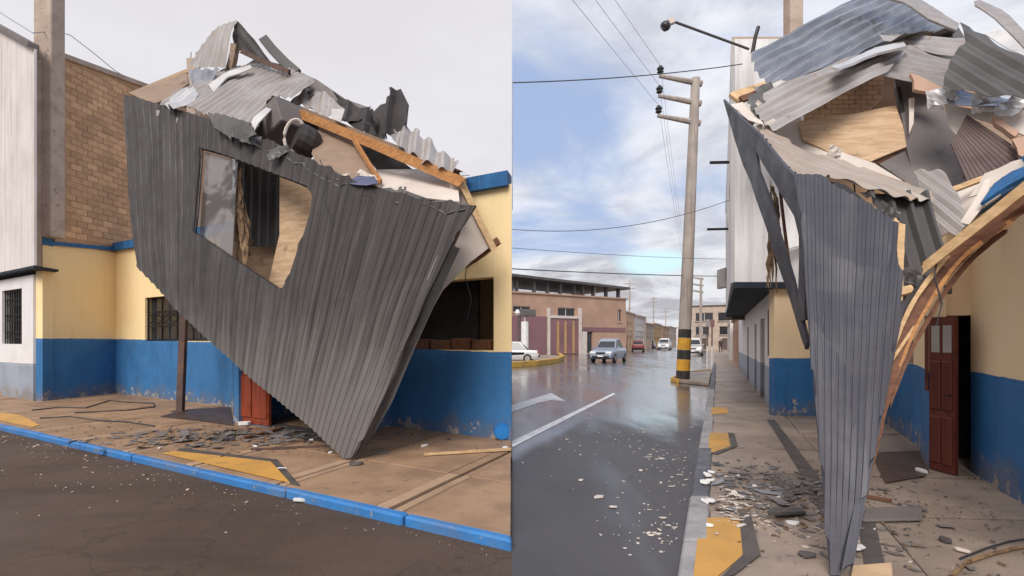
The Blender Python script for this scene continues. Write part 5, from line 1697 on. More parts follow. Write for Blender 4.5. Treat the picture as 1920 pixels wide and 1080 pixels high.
for (px, ytop, YY) in ((1180, 526, 84), (1225, 556, 120), (1248, 576, 150)):
    q = U(px, 0, YY)
    p4, _ = utility_pole((q.x, q.y, 0), 0.05, U(0, ytop, YY).z, 0.16, 0.11, 'distant thin pole with a crosspiece beyond the brick house', arms=False, bands=False, group='distant poles')
    zt4 = U(0, ytop, YY).z
    for dz4 in (0.5, 1.3):
        MB().beam((q.x - 0.9, q.y, zt4 - dz4), (q.x + 0.9, q.y, zt4 - dz4), 0.12, 0.12).build('crosspiece', M['polecon'], p4)
# service mast at the corner of the left house carries the near cable
mast = MB().tube([(0.006, 8.2, 3.6), (0.006, 8.2, U(960, 155, 8.2).z + 0.05)], 0.005, 6).build('service_mast', M['wire'])
tag(mast, 'thin service mast at the corner of the cream house', 'mast')
for (a, b, sag, r, lab) in (
        (U(961, 155, 8.2), U(1392, 120, 10.2), 0.06, 0.009, 'dark cable rising from the service mast to the white overhang'),
        (Vector((0.0, 12.0, U(960, 430, 12).z)), U(1376, 372, 13.0), 0.30, 0.008, 'sagging cable above the cyan break in the clouds'),
        (Vector((0.0, 13.5, U(960, 465, 13.5).z)), U(1364, 486, 21.0), 0.05, 0.007, 'faint straight cable just under the sagging one'),
        (Vector((0.0, 15.0, U(960, 504, 15).z)), U(1360, 518, 22.5), 0.04, 0.017, 'thick dark cable above the brick house roof')):
    tag(MB().tube(catenary(a, b, sag), r, 6).build('overhead_cable', M['wiredark']), lab, 'cable')
# floodlight on its long arm
fl = empty('floodlight', U(1402, 92, 9.9), 'round floodlight on a long thin arm at the corner of the white overhang', 'lamp')
fa, fb = U(1404, 92, 9.9), U(1262, 40, 9.4)
MB().tube([fa, fb], 0.022, 8).build('arm', M['galvdark'], fl)
MB().box(fb + Vector((-0.03, 0, 0.0)), (0.05, 0, 0.02), (0, 0.04, 0), (-0.02, 0, 0.05)).bevel(0.01).build('mount', M['plywhite'], fl)
hc = U(1249, 48, 9.4)
MB().tube([hc + Vector((0.05, 0, 0.04)), hc + Vector((0.03, 0, 0.02)), hc, hc + Vector((-0.05, 0, -0.03)), hc + Vector((-0.06, 0, -0.04))], [0.03, 0.075, 0.088, 0.08, 0.06], 14).build('lamp_head', M['insul'], fl, True)
mb = MB().tube([U(1411, 98, 9.9), U(1416, 70, 9.9), U(1422, 50, 9.9)], 0.035, 6)
tag(mb.build('bent_rod', M['ironblack']), 'short bent black rod beside the floodlight arm', 'rod')

# pair of road sign posts
for (px, lab) in ((1326, 'slim sign post with white lower half beside the kerb island'), (1335, 'taller sign post with red-brown plate beside the kerb island')):
    b = G(px, 689, 0.0)
    s = empty('sign_post', b, lab, 'sign post')
    MB().tube([b, b + Vector((0, 0, 1.25))], 0.045, 8).build('white_lower_shaft', M['whiteplastic'], s)
    MB().tube([b + Vector((0, 0, 1.25)), b + Vector((0, 0, 2.75))], 0.04, 8).build('upper_shaft', M['rust'], s)
    MB().box(b + Vector((0, -0.06 if px == 1335 else -0.09, 2.6)), (0.12, 0, 0), (0, 0.012, 0), (0, 0, 0.22)).bevel(0.01).build('plate', M['maroon'] if px == 1335 else M['galv'], s)
# street lamp on the kerb corner over the street
b = G(984, 673, 0.1)
s = empty('traffic_light', b, 'signal post with white plinth on the yellow kerb corner', 'traffic light')
MB().tube([b, b + Vector((0, 0, 3.0))], 0.30, 10).build('plinth', M['whiteplastic'], s)
MB().tube([b + Vector((0, 0, 3.0)), b + Vector((0, 0, 3.9))], 0.10, 8).build('shaft', M['galv'], s)
MB().box(b + Vector((0.25, 0, 3.7)), (0.62, 0, 0), (0, 0.2, 0), (0, 0, 0.28)).bevel(0.05).build('signal_head', M['galvdark'], s)
b2 = G(973, 670, 0.1)
s = empty('street_post', b2, 'dark post with white lamp beside the signal plinth', 'post')
MB().tube([b2, b2 + Vector((0, 0, 3.7))], 0.17, 8).build('shaft', M['brownslat'], s)
MB().tube([b2 + Vector((-.12, 0, 3.7)), b2 + Vector((-.12, 0, 3.9)), b2 + Vector((-.12, 0, 4.2))], [0.12, 0.24, 0.12], 10).build('lamp', M['whiteplastic'], s)

# ------------------------------------------------------------------ buildings across and along the street
def house(label, A, B, depth, h, m, opens, mat_open, inward, roofm='concrete', parapet=0.0, frames='plywhite', group=None, name='street_house', cat='building'):
    A, B = Vector(A), Vector(B)
    r = empty(name, (*((A + B) / 2), 0), label, cat, group)
    f = frame3(A, B, inward)
    ln = (B - A).length
    wall('front_wall', A, B, 0, h, 0.3, [o[:4] for o in opens], M[m], r, inward)
    mb = MB()
    quadbox(mb, f, 0, 0.3, 0.3, depth, 0, h)
    quadbox(mb, f, ln - 0.3, ln, 0.3, depth, 0, h)
    quadbox(mb, f, 0.3, ln - 0.3, depth - 0.3, depth, 0, h)
    mb.build('side_and_back_walls', M[m], r)
    quadbox(MB(), f, -0.15, ln + 0.15, -0.15, depth, h, h + 0.18).build('roof_slab', M[roofm], r)
    for o in opens:
        kind = o[4] if len(o) > 4 else 'window'
        w = quadbox(MB(), f, o[0], o[1], 0.18, 0.22, o[2], o[3]).build(kind, M[o[5]] if len(o) > 5 else M[mat_open], r)
        if kind == 'window':
            mid = (o[0] + o[1]) / 2
            mb = MB()
            quadbox(mb, f, mid - 0.04, mid + 0.04, 0.14, 0.178, o[2], o[3])
            quadbox(mb, f, o[0], o[1], 0.14, 0.177, o[2], o[2] + 0.08)
            quadbox(mb, f, o[0], o[1], 0.14, 0.177, o[3] - 0.08, o[3])
            mb.build('frame', M[frames], w)
            quadbox(MB(), f, o[0] - 0.1, o[1] + 0.1, -0.08, 0.0, o[2] - 0.12, o[2]).build('sill', M[roofm], w)
    return r, f, ln


# corner brick house with open top floor
hA, hB = G(930, 667).xy, G(1176, 661).xy
HY0 = hA.y
Aq, Bq = Vector((-0.8, 56.0)), Vector((14.1, 66.0))
ops = []
def hs(px):
    # distance along the front for a pixel column
    k = (px - CX) / F
    d = Bq - Aq
    t_ = (k * Aq.y - Aq.x) / (d.x - k * d.y)
    return t_ * d.length
hz = lambda px, py: U(px, py, (Aq + (Bq - Aq).normalized() * hs(px)).y).z
ht = hz(1080, 556)
br, fB, lnB = house('two-storey brick corner house with maroon ground floor and open columned roof terrace', Aq, Bq, 10, ht, 'brickhouse',
                    [(hs(1046), hs(1078), hz(1060, 594), hz(1060, 577), 'window'), (hs(962), hs(994), hz(978, 586), hz(978, 574), 'window'),
                     (hs(1158), hs(1165), hz(1160, 604), hz(1160, 580), 'window'), (hs(1101), hs(1111), 0.1, hz(1106, 618), 'door')], 'darkglass', (-0.5, 1), 'brickhouse', name='brick_house')
# maroon ground floor cladding, white framed gate with stripes
quadbox(MB(), fB, 0.05, hs(1024), -0.14, -0.004, 0, hz(1000, 593)).build('maroon_wall', M['maroon'], br)
gate = quadbox(MB(), fB, hs(1030), hs(1084), -0.10, -0.004, 0.05, hz(1056, 598)).build('garage_gate', M['maroon'], br)
for px in (1045, 1059, 1074):
    quadbox(MB(), fB, hs(px) - 0.16, hs(px) + 0.16, -0.15, -0.102, 0.1, hz(px, 602)).build('stripe', M['ochre'], gate)
for a, b in ((1025, 1030), (1084, 1089)):
    quadbox(MB(), fB, hs(a), hs(b), -0.2, -0.003, 0, hz(a, 578)).build('gate_pillar', M['plywhite'], gate)
quadbox(MB(), fB, hs(1030), hs(1084), -0.18, -0.003, hz(1056, 597), hz(1056, 592)).build('gate_lintel', M['plywhite'], gate)
quadbox(MB(), fB, hs(1089), hs(1172), -0.06, -0.003, hz(1130, 622), hz(1130, 614)).build('shop_fascia', M['maroon'], br)
quadbox(MB(), fB, hs(1089), hs(1100), -0.06, -0.003, 0.0, hz(1095, 618)).build('white_shutter', M['plywhite'], br)
roofz = hz(1060, 532)
for px in (963, 972, 1005, 1030, 1054, 1080, 1096, 1116, 1140, 1163):
    zc = hz(px, 524 + (px - 960) * 0.082)
    quadbox(MB(), fB, hs(px) - 0.16, hs(px) + 0.16, 0.2, 0.55, ht + 0.18, zc).build('terrace_column', M['galvdark'], br)
mb = MB()
zl, zr = hz(960, 523), hz(1168, 543)
p0, p1 = fB(0, -0.5, zl + 0.25), fB(lnB + 0.2, -0.5, zr)
q0, q1 = fB(0, 9, zl + 0.25), fB(lnB + 0.2, 9, zr)
mb.prism([p0, p1, q1, q0], (0, 0, 0.28))
mb.build('terrace_roof', M['galvdark'], br)
quadbox(MB(), fB, hs(1116) - 0.05, hs(1116) + 0.05, 0.0, 0.06, ht + 0.2, ht + 1.6).build('terrace_pipe', M['galv'], br)

# houses receding on the left side of the street
x, y = 15.4, 74.0
labs = ['sandy brick house just past the brick corner house', 'pale plastered house, second past the brick corner house', 'low tan house, third past the brick corner house',
        'ochre house, fourth past the brick corner house', 'brown brick house, fifth past the brick corner house', 'far tan house, last on that side of the street']
hh = [5.6, 5.4, 4.6, 5.0, 4.8, 5.2]
mk = ['brickR', 'whitewall', 'concrete', 'ochre', 'brickhouse', 'concrete']
L_ = [11, 12, 13, 15, 18, 26]
for k in range(6):
    A = Vector((x, y))
    B = A + vR * L_[k]
    ops = []
    s = 0.8
    while s < L_[k] - 2.2:
        ops.append((s, s + 1.5, 0.1, 2.3, 'door' if int(s) % 2 else 'window', 'brownslat'))
        ops.append((s + 0.2, s + 1.5, 3.2, 4.3))
        s += 2.9
    ops = [o for o in ops if o[3] < hh[k] - 0.2]
    house(labs[k], A, B, 9, hh[k], mk[k], ops, 'darkglass', (-1, 0.3), 'concrete')
    x, y = (B + vR * 0.3 + Vector((0.25 * (k % 2), 0))).to_tuple()
# end-on faces of that row: taller back building
house('brown two-storey block rising over the row past the brick corner house', (19, 104), (23.5, 102), 12, 6.4, 'brickhouse', [(0.8, 1.8, 4.2, 5.4), (2.8, 3.8, 4.2, 5.4)], 'darkglass', (0, 1))
# right side of the street, past the overhanging house
rx = lambda Y: 0.388 * Y + 1.06
house('low terracotta house with shuttered front just past the overhanging house', (rx(29.5), 29.5), (rx(40), 40), 7, 2.9, 'brickhouse',
      [(0.8, 2.2, 0.2, 2.2, 'door', 'plywhite'), (3.2, 4.8, 0.2, 2.3, 'door', 'ochre'), (6, 7.6, 0.2, 2.2, 'door', 'plywhite'), (8.4, 10, 0.9, 2.2)], 'darkglass', (1, 0))
house('cream two-storey house with wide windows farther down the right pavement', (rx(41) - 0.2, 41), (rx(54) - 0.2, 54), 9, 4.6, 'whitewall',
      [(0.8, 2.6, 0.2, 2.2, 'door', 'brownslat'), (4, 6, 0.9, 2.2), (1, 2.6, 2.9, 4.0), (4.4, 6, 2.9, 4.0), (8, 9.6, 2.9, 4.0), (8.4, 10, .2, 2.2, 'door', 'brownslat')], 'darkglass', (1, 0))
house('brown-roofed two-storey block with balcony bands at the bend of the street', (29.0, 86), (36.5, 82), 12, 7.0, 'concrete',
      [(0.6, 3.2, 4.6, 6.0), (4.0, 6.8, 4.6, 6.0), (0.6, 2.6, 2.4, 3.8), (4.2, 6.6, 2.4, 3.8), (0.8, 2.2, 0.1, 1.9, 'door', 'brownslat'), (4.5, 6, 0.1, 1.9, 'door', 'brownslat')], 'darkglass', (0, 1), 'brownslat')
house('pale end house closing the view down the street', (43, 190), (60, 186), 12, 6.0, 'whitewall', [(2, 4, 3.6, 5), (7, 9, 3.6, 5), (12, 14, 3.6, 5), (3, 5, 0.1, 2.4, 'door', 'brownslat')], 'darkglass', (0, 1))
house('ochre end house beside the pale one down the street', (36, 200), (42.5, 200), 12, 5.2, 'ochre', [(1, 2.4, 3.2, 4.4), (4, 5.4, 3.2, 4.4)], 'darkglass', (0, 1))

# ------------------------------------------------------------------ cars
def carpaint(name, c):
    t = NT(name)
    t.p.inputs['Coat Weight'].default_value = 0.6
    t.p.inputs['Coat Roughness'].default_value = 0.08
    return t.done(t.mix(t.ramp(t.noise(4, 4), 0.4, 0.7), c, tuple(x * 0.9 for x in c)), 0.35, 0.2, 0.5)


M['tyre'] = mat('black_rubber', (0.02, 0.02, 0.02), (0.03, 0.03, 0.03), 8, 0.8)
M['lampglass'] = mat('headlamp_lens', (0.75, 0.75, 0.72), (0.65, 0.65, 0.63), 8, 0.12, bump=0)
M['redlens'] = mat('tail_lamp_lens', (0.35, 0.02, 0.02), (0.3, 0.02, 0.02), 8, 0.15, bump=0)


def car(label, pos, heading, paint, lng=4.2, wid=1.72, hgt=1.45, van=False):
    r = bpy.data.objects.new('parked_car', None)
    COL.objects.link(r)
    r.location = (pos[0], pos[1], 0.0)
    r.rotation_euler = (0, 0, heading)
    tag(r, label, 'car')

    def part(mb, name, m, parent=None, smooth=False):
        bmesh.ops.recalc_face_normals(mb.bm, faces=mb.bm.faces[:])
        me = bpy.data.meshes.new(name)
        mb.bm.to_mesh(me)
        mb.bm.free()
        me.materials.append(m)
        if smooth:
            me.shade_smooth()
        o = bpy.data.objects.new(name, me)
        COL.objects.link(o)
        o.parent = parent or r
        return o
    hl, hw = lng / 2, wid / 2
    belt = hgt * 0.60
    # lower body: sections along x, rounded nose and tail
    prof = [(-hl, 0.42, belt * 0.80, 0.86), (-hl + 0.12, 0.28, belt * 0.96, 0.95), (-hl * 0.55, 0.22, belt, 1.0), (0, 0.22, belt, 1.0),
            (hl * 0.42, 0.22, belt * 0.98, 1.0), (hl - 0.25, 0.24, belt * 0.84, 0.96), (hl - 0.05, 0.32, belt * 0.70, 0.90), (hl, 0.40, belt * 0.58, 0.84)]
    mb = MB()
    rings = []
    for (x, z0, z1, w) in prof:
        ww = hw * w
        ring = [(x, -ww * .92, z0), (x, -ww, z0 + (z1 - z0) * .3), (x, -ww, z0 + (z1 - z0) * .75), (x, -ww * .88, z1), (x, ww * .88, z1), (x, ww, z0 + (z1 - z0) * .75), (x, ww, z0 + (z1 - z0) * .3), (x, ww * .92, z0)]
        rings.append([mb.bm.verts.new(v) for v in ring])
    for a, b in zip(rings, rings[1:]):
        for k in range(8):
            j = (k + 1) % 8
            mb.bm.faces.new((a[k], a[j], b[j], b[k]))
    mb.bm.faces.new(rings[0])
    mb.bm.faces.new(rings[-1][::-1])
    body = part(mb, 'body', paint)
    # cabin
    xr, xf = (-hl * 0.93, hl * 0.55) if van else (-hl * 0.62, hl * 0.42)
    tr, tf = (-hl * 0.86, hl * 0.18) if van else (-hl * 0.36, hl * 0.06)
    mb = MB()
    b = [(xr, hw * .87), (xf, hw * .87), (xf, -hw * .87), (xr, -hw * .87)]
    tp = [(tr, hw * .68), (tf, hw * .68), (tf, -hw * .68), (tr, -hw * .68)]
    vb = [mb.bm.verts.new((x, y, belt - 0.02)) for x, y in b]
    vt = [mb.bm.verts.new((x, y, hgt)) for x, y in tp]
    for k in range(4):
        j = (k + 1) % 4
        mb.bm.faces.new((vb[k], vb[j], vt[j], vt[k]))
    mb.bm.faces.new(vt)
    mb.bm.faces.new(vb[::-1])
    mb.bevel(0.06, 2)
    cab = part(mb, 'cabin', paint)

    def glass(q, name):
        mb = MB()
        q = [Vector(v) for v in q]
        n = (q[1] - q[0]).cross(q[2] - q[0]).normalized()
        cc = sum(q, Vector()) / 4
        if n.dot(cc - Vector((0, 0, belt))) < 0:
            n = -n
        q = [cc + (v - cc) * 0.88 for v in q]
        mb.prism([v - n * 0.01 for v in q], n * 0.022)
        return part(mb, name, M['darkglass'], cab)
    V3 = lambda p, z: (p[0], p[1], z)
    for (i, j, nm) in ((0, 1, 'side_window'), (1, 2, 'windscreen'), (2, 3, 'side_window'), (3, 0, 'rear_window')):
        glass([V3(b[i], belt), V3(b[j], belt), V3(tp[j], hgt - 0.03), V3(tp[i], hgt - 0.03)], nm)
    for sx_ in (-hl * 0.62, hl * 0.62):
        for sy in (-1, 1):
            mb = MB().tube([(sx_, sy * (hw - 0.18), 0.31), (sx_, sy * (hw + 0.01), 0.31)], 0.31, 16)
            w = part(mb, 'wheel', M['tyre'])
            mb = MB().tube([(sx_, sy * (hw + 0.0), 0.31), (sx_, sy * (hw + 0.02), 0.31)], 0.19, 10)
            part(mb, 'rim', M['galv'], w)
    for sy in (-1, 1):
        part(MB().box((hl - 0.07, sy * hw * .66, belt * .70), (0.07, sy * 0.02, 0), (0, 0.2, 0), (-0.02, 0, 0.075)).bevel(0.015), 'headlight', M['lampglass'])
        part(MB().box((-hl + 0.03, sy * hw * .70, belt * .82), (0.04, 0, 0), (0, 0.14, 0), (0, 0, 0.09)).bevel(0.015), 'tail_light', M['redlens'])
        part(MB().box((hl * .36, sy * (hw + 0.06), belt + 0.05), (0.07, 0, 0), (0, 0.08, 0), (0, 0, 0.055)).bevel(0.02), 'wing_mirror', paint)
    part(MB().box((hl - 0.005, 0, belt * .66), (0.025, 0, 0), (0, hw * .38, 0), (0, 0, 0.06)), 'grille', M['ironblack'])
    part(MB().box((hl - 0.0, 0, 0.40), (0.03, 0, 0), (0, hw * .72, 0), (0, 0, 0.07)).bevel(0.015), 'bumper', M['ironblack'])
    part(MB().box((hl + 0.035, 0, 0.47), (0.006, 0, 0), (0, 0.2, 0), (0, 0, 0.05)), 'number_plate', M['whiteplastic'])
    part(MB().box((-hl - 0.01, 0, 0.45), (0.03, 0, 0), (0, hw * .8, 0), (0, 0, 0.09)).bevel(0.015), 'rear_bumper', M['ironblack'])
    return r


def cpos(px, py):
    return G(px, py).xy


toward = math.atan2(-vR.y, -vR.x)
away = math.atan2(vR.y, vR.x)
car('silver-blue sedan driving towards the yellow kerb corner on the wet street', cpos(1142, 678), toward - 0.10, carpaint('silver_blue_paint', (0.30, 0.34, 0.42)), 4.3, 1.75, 1.72)
car('white car half hidden at the yellow kerb corner', cpos(957, 679), toward - 1.3, carpaint('white_paint', (0.62, 0.62, 0.62)), 4.2, 1.72, 1.5)
car('dark red hatchback beyond the silver-blue sedan', cpos(1196, 659), away + 0.15, carpaint('red_paint', (0.26, 0.05, 0.05)), 4.2, 1.75, 1.6)
car('dark grey car between the red hatchback and the white van', cpos(1220, 653), away, carpaint('grey_paint', (0.10, 0.10, 0.12)), 4.4, 1.8, 1.6)
car('white van in the middle of the far street', cpos(1246, 656), toward, carpaint('van_white', (0.66, 0.66, 0.66)), 4.9, 2.0, 1.95, True)
car('white high-roofed car parked behind the banded pole', cpos(1301, 666), toward, carpaint('pearl_paint', (0.62, 0.62, 0.60)), 4.4, 1.8, 1.85, True)

# ------------------------------------------------------------------ a walker far down the right pavement
def person(pos, label):
    me = bpy.data.meshes.new('person')
    J = {'pel': (0, 0, .92), 'chest': (0, .02, 1.32), 'neck': (0, .02, 1.48), 'head': (0, .04, 1.60), 'top': (0, .03, 1.70),
         'hl': (-.09, 0, .88), 'kl': (-.10, .12, .50), 'al': (-.10, .10, .10), 'tl': (-.10, .24, .04),
         'hr': (.09, 0, .88), 'kr': (.10, -.02, .50), 'ar': (.10, -.22, .12), 'tr': (.10, -.10, .05),
         'sl': (-.19, .02, 1.40), 'el': (-.24, -.06, 1.13), 'wl': (-.23, .04, .90), 'fl': (-.22, .09, .80),
         'sr': (.19, .02, 1.40), 'er': (.24, .05, 1.13), 'wr': (.22, .16, .92), 'fr': (.21, .20, .83)}
    rad = {'pel': .15, 'chest': .16, 'neck': .06, 'head': .10, 'top': .07, 'hl': .10, 'kl': .065, 'al': .05, 'tl': .04, 'hr': .10, 'kr': .065, 'ar': .05, 'tr': .04,
           'sl': .07, 'el': .05, 'wl': .035, 'fl': .03, 'sr': .07, 'er': .05, 'wr': .035, 'fr': .03}
    ks = list(J)
    E_ = [('pel', 'chest'), ('chest', 'neck'), ('neck', 'head'), ('head', 'top'), ('pel', 'hl'), ('hl', 'kl'), ('kl', 'al'), ('al', 'tl'), ('pel', 'hr'), ('hr', 'kr'), ('kr', 'ar'), ('ar', 'tr'),
          ('chest', 'sl'), ('sl', 'el'), ('el', 'wl'), ('wl', 'fl'), ('chest', 'sr'), ('sr', 'er'), ('er', 'wr'), ('wr', 'fr')]
    me.from_pydata([J[k] for k in ks], [(ks.index(a), ks.index(b)) for a, b in E_], [])
    o = bpy.data.objects.new('person', me)
    COL.objects.link(o)
    md = o.modifiers.new('skin', 'SKIN')
    for i, k in enumerate(ks):
        me.skin_vertices[0].data[i].radius = (rad[k], rad[k])
        me.skin_vertices[0].data[i].use_root = (k == 'pel')
    sb = o.modifiers.new('sub', 'SUBSURF')
    sb.levels = sb.render_levels = 2
    t = NT('walker_clothes')
    lz = t.n.new('ShaderNodeTexCoord').outputs['Object']
    s_ = t.n.new('ShaderNodeSeparateXYZ')
    t.l.new(lz, s_.inputs[0])
    c = t.mix(t.ramp(s_.outputs[2], 0.92, 0.95), (0.03, 0.03, 0.045), (0.05, 0.035, 0.035))
    c = t.mix(t.ramp(s_.outputs[2], 1.46, 1.48), c, (0.28, 0.16, 0.11))
    c = t.mix(t.ramp(s_.outputs[2], 1.62, 1.64), c, (0.02, 0.016, 0.014))
    me.materials.append(t.done(c, 0.8))
    o.location = pos
    return tag(o, label, 'person')


wp = U(1351, 660, 66)
person((wp.x, wp.y, SW), 'person in dark clothes walking on the far right pavement')

# ------------------------------------------------------------------ debris
def chip_mesh(rn, r, th, n=None):
    n = n or rn.randint(3, 5)
    a0 = rn.uniform(0, 6.28)
    e, c_, s_ = rn.uniform(0.35, 0.9), math.cos(a0 * 3), math.sin(a0 * 3)
    P_ = [Vector((math.cos(6.283 * (i + rn.uniform(-.25, .25)) / n) * r * rn.uniform(0.6, 1.3), math.sin(6.283 * (i + rn.uniform(-.25, .25)) / n) * r * e * rn.uniform(0.6, 1.2), 0)) for i in range(n)]
    return [Vector((p.x * c_ - p.y * s_, p.x * s_ + p.y * c_, 0)) for p in P_]
    return [Vector((math.cos(a0 + 6.283 * i / n) * r * rn.uniform(0.45, 1.1), math.sin(a0 + 6.283 * i / n) * r * rn.uniform(0.35, 1.0), 0)) for i in range(n)]


def chips(mb, rn, cen, spread, count, rlo, rhi, z, th, tilt=0.25, ok=None):
    k = 0
    for _ in range(count * 4):
        if k >= count:
            break
        p = Vector((rn.gauss(cen[0], spread[0]), rn.gauss(cen[1], spread[1]), z))
        if ok and not ok(p):
            continue
        r = rlo + (rhi - rlo) * rn.random() ** 2.2
        pts = chip_mesh(rn, r, th)
        m3 = Matrix.Rotation(rn.uniform(-tilt, tilt), 3, 'X') @ Matrix.Rotation(rn.uniform(-tilt, tilt), 3, 'Y')
        pts = [p + m3 @ q for q in pts]
        lo = min(q.z for q in pts)
        pts = [q + Vector((0, 0, z + 0.001 - lo)) for q in pts]
        mb.prism(pts, (0, 0, th * rn.uniform(0.6, 1.6)))
        k += 1
    return mb


rn = random.Random(21)
inL = lambda p: p.x < -0.15 and (p.xy - OL).dot(nL) > 0.1
# left: grey fragments by the red door, scattered crumbs
hc = G(405, 820, SW)
mb = chips(MB(), rn, hc, (1.1, 0.45), 300, 0.012, 0.15, SW + 0.004, 0.004, 0.14, inL)
chips(mb, rn, hc + Vector((0.1, 0.1, 0)), (0.35, 0.18), 60, 0.012, 0.14, SW + 0.012, 0.007, 0.45, inL)
tag(mb.build('grey_rubble', M['oldgrey']), 'heap of grey broken sheet fragments in front of the red door', 'rubble', kind='stuff')
mb = chips(MB(), rn, hc + Vector((0.3, -0.1, 0)), (0.8, 0.35), 120, 0.008, 0.08, SW + 0.006, 0.005, 0.2, inL)
tag(mb.build('slate_rubble', M['panelblue']), 'slate-coloured flakes mixed into the heap at the red door', 'rubble', kind='stuff')
mb = chips(MB(), rn, hc + Vector((0.5, -0.1, 0)), (1.2, 0.5), 110, 0.006, 0.05, SW + 0.006, 0.006, 0.25, inL)
tag(mb.build('timber_chips', M['splinter']), 'splintered timber chips around the foot of the tilted panel', 'wood chips', kind='stuff')
onpL = lambda p: inL(p) and (p.xy - KL0).dot(kn) > 0.13
mb = chips(MB(), rn, G(400, 815, SW), (2.6, 0.8), 420, 0.004, 0.035, SW + 0.004, 0.006, 0.3, onpL)
tag(mb.build('dark_crumbs', M['border']), 'dark crumbs scattered over the tan pavement', 'rubble', kind='stuff')
mb = chips(MB(), rn, G(300, 900, 0), (2.6, 1.0), 80, 0.004, 0.014, 0.001, 0.006, 0.2, lambda p: p.x < -0.1 and (p.xy - KL0).dot(kn) < -0.05 and p.y > 2)
tag(mb.build('pale_grit', M['plywhite']), 'pale grit scattered on the brown asphalt', 'grit', kind='stuff')
mb = MB()
for k in range(26):
    c_ = KL0 + kd * (0.6 + k * 0.45) - kn * rn.uniform(0.06, 0.5)
    chips(mb, rn, (c_.x, c_.y), (0.3, 0.14), 4 + int(k * 0.35), 0.004, 0.016 + 0.001 * k, 0.001, 0.006, 0.3, lambda p: p.x < -0.1 and (p.xy - KL0).dot(kn) < -0.02)
tag(mb.build('gutter_rubble', M['concrete']), 'small rubble washed along the foot of the blue kerb', 'rubble', kind='stuff')


def fragment(name, px, py, z, r, th, m, label, group=None, tilt=0.1, seed=1, sx=1.0, cat='debris'):
    q = random.Random(seed)
    c = G(px, py, z)
    pts = [Vector((p.x * sx, p.y, 0)) for p in chip_mesh(q, r, th, 6)]
    m3 = Matrix.Rotation(q.uniform(-tilt, tilt), 3, 'X') @ Matrix.Rotation(q.uniform(-tilt, tilt), 3, 'Y') @ Matrix.Rotation(q.uniform(0, 3), 3, 'Z')
    pts = [c + m3 @ p for p in pts]
    lo = min(p.z for p in pts)
    pts = [p + Vector((0, 0, z + 0.002 - lo)) for p in pts]
    o = MB().prism(pts, (0, 0, th)).bevel(min(0.004, th / 4)).build(name, m)
    return tag(o, label, cat, group)


fragment('white_rag', 456, 797, SW, 0.12, 0.05, M['whiteplastic'], 'crumpled white rag on the ground at the red door', seed=3, sx=1.3)
fragment('kerb_litter', 563, 942, 0.0, 0.055, 0.03, M['whiteplastic'], 'crumpled white litter against the blue kerb', seed=5, sx=1.4)
for i, (x, y) in enumerate(((478, 838), (528, 880), (300, 842), (620, 850), (585, 826))):
    fragment('white_chip', x, y, SW, 0.05, 0.02, M['whiteplastic'], 'small white chip on the tan pavement near the ochre patch', 'white chips on the tan pavement', seed=30 + i)
for i, (x, y) in enumerate(((128, 744), (142, 742), (90, 746))):
    fragment('brick_scrap', x, y, SW, 0.09, 0.06, M['whiteplastic'] if i != 1 else M['door'], 'bit of rubble at the foot of the recessed blue wall', 'rubble at the recessed wall', seed=40 + i)
for i, (x, y) in enumerate(((795, 838), (905, 812), (800, 806))):
    fragment('white_scrap', x, y, SW, 0.055, 0.03, M['whiteplastic'], 'small white scrap on the pavement beside the long lath', 'white scraps by the lath', seed=50 + i)
fragment('white_wrapper', 948, 842, SW, 0.07, 0.03, M['whiteplastic'], 'white wrapper at the end of the long lath', seed=61)
tag(MB().tube([G(668, 871, SW) + Vector((0.07 * math.cos(a), 0.05 * math.sin(a), 0.012)) for a in [i * math.pi / 8 for i in range(17)]], 0.02, 6).build('dark_ring', M['border']),
    'dark rubber ring on the pavement under the panel corner', 'ring')
tag(MB().beam(G(795, 856, SW) + Vector((0, 0, .03)), G(958, 846, SW) + Vector((0, 0, .03)), 0.045, 0.03).build('loose_lath', M['beampale']), 'long pale lath lying on the pavement near the blue bucket', 'timber')
tag(MB().beam(G(455, 826, SW) + Vector((0, 0, .03)), G(530, 806, SW) + Vector((0, 0, .03)), 0.06, 0.04).build('loose_plank', M['beambrown']), 'dark plank lying in front of the red door', 'timber')
tag(MB().beam(G(470, 845, SW) + Vector((0, 0, .02)), G(620, 838, SW) + Vector((0, 0, .02)), 0.03, 0.025).build('loose_rod', M['rust']), 'thin dark rod lying below the tilted panel', 'rod')
rr = random.Random(8)
for i, pts in enumerate(([(60, 770), (110, 765), (160, 766), (205, 752), (240, 755), (288, 757), (290, 764), (240, 770), (200, 772), (140, 775)], [(75, 785), (130, 782), (190, 790), (240, 792), (290, 800)])):
    tag(MB().tube([G(x, y, SW) + Vector((0, 0, 0.012)) for x, y in pts], 0.014, 5).build('fallen_wire', M['cable']), ('black wire looped over the pavement in the recess', 'black wire lying straight beside the looped one')[i], 'cable')

# right: shards on the wet asphalt and pavement
onroad = lambda p: p.x > 0.1 and p.x < 0.3846 * p.y - 0.32 and p.y > 2.6
onpave = lambda p: p.x > 0.3846 * p.y - 0.0 and p.x < 0.448 * p.y + 2.2 and p.y > 2.6
mb = chips(MB(), rn, G(1200, 830, 0), (1.1, 2.6), 120, 0.004, 0.03, 0.001, 0.005, 0.10, onroad)
chips(mb, rn, G(1290, 900, 0), (0.3, 1.6), 110, 0.004, 0.03, 0.001, 0.005, 0.15, onroad)
chips(mb, rn, G(1255, 1000, 0), (0.3, 0.4), 60, 0.004, 0.028, 0.001, 0.006, 0.2, onroad)
tag(mb.build('white_shards', M['plywhite']), 'white shards scattered over the wet asphalt beside the grey kerb', 'shards', kind='stuff')
mb = chips(MB(), rn, G(1345, 945, SW), (0.25, 0.35), 120, 0.005, 0.06, SW + 0.014, 0.003, 0.15, onpave)
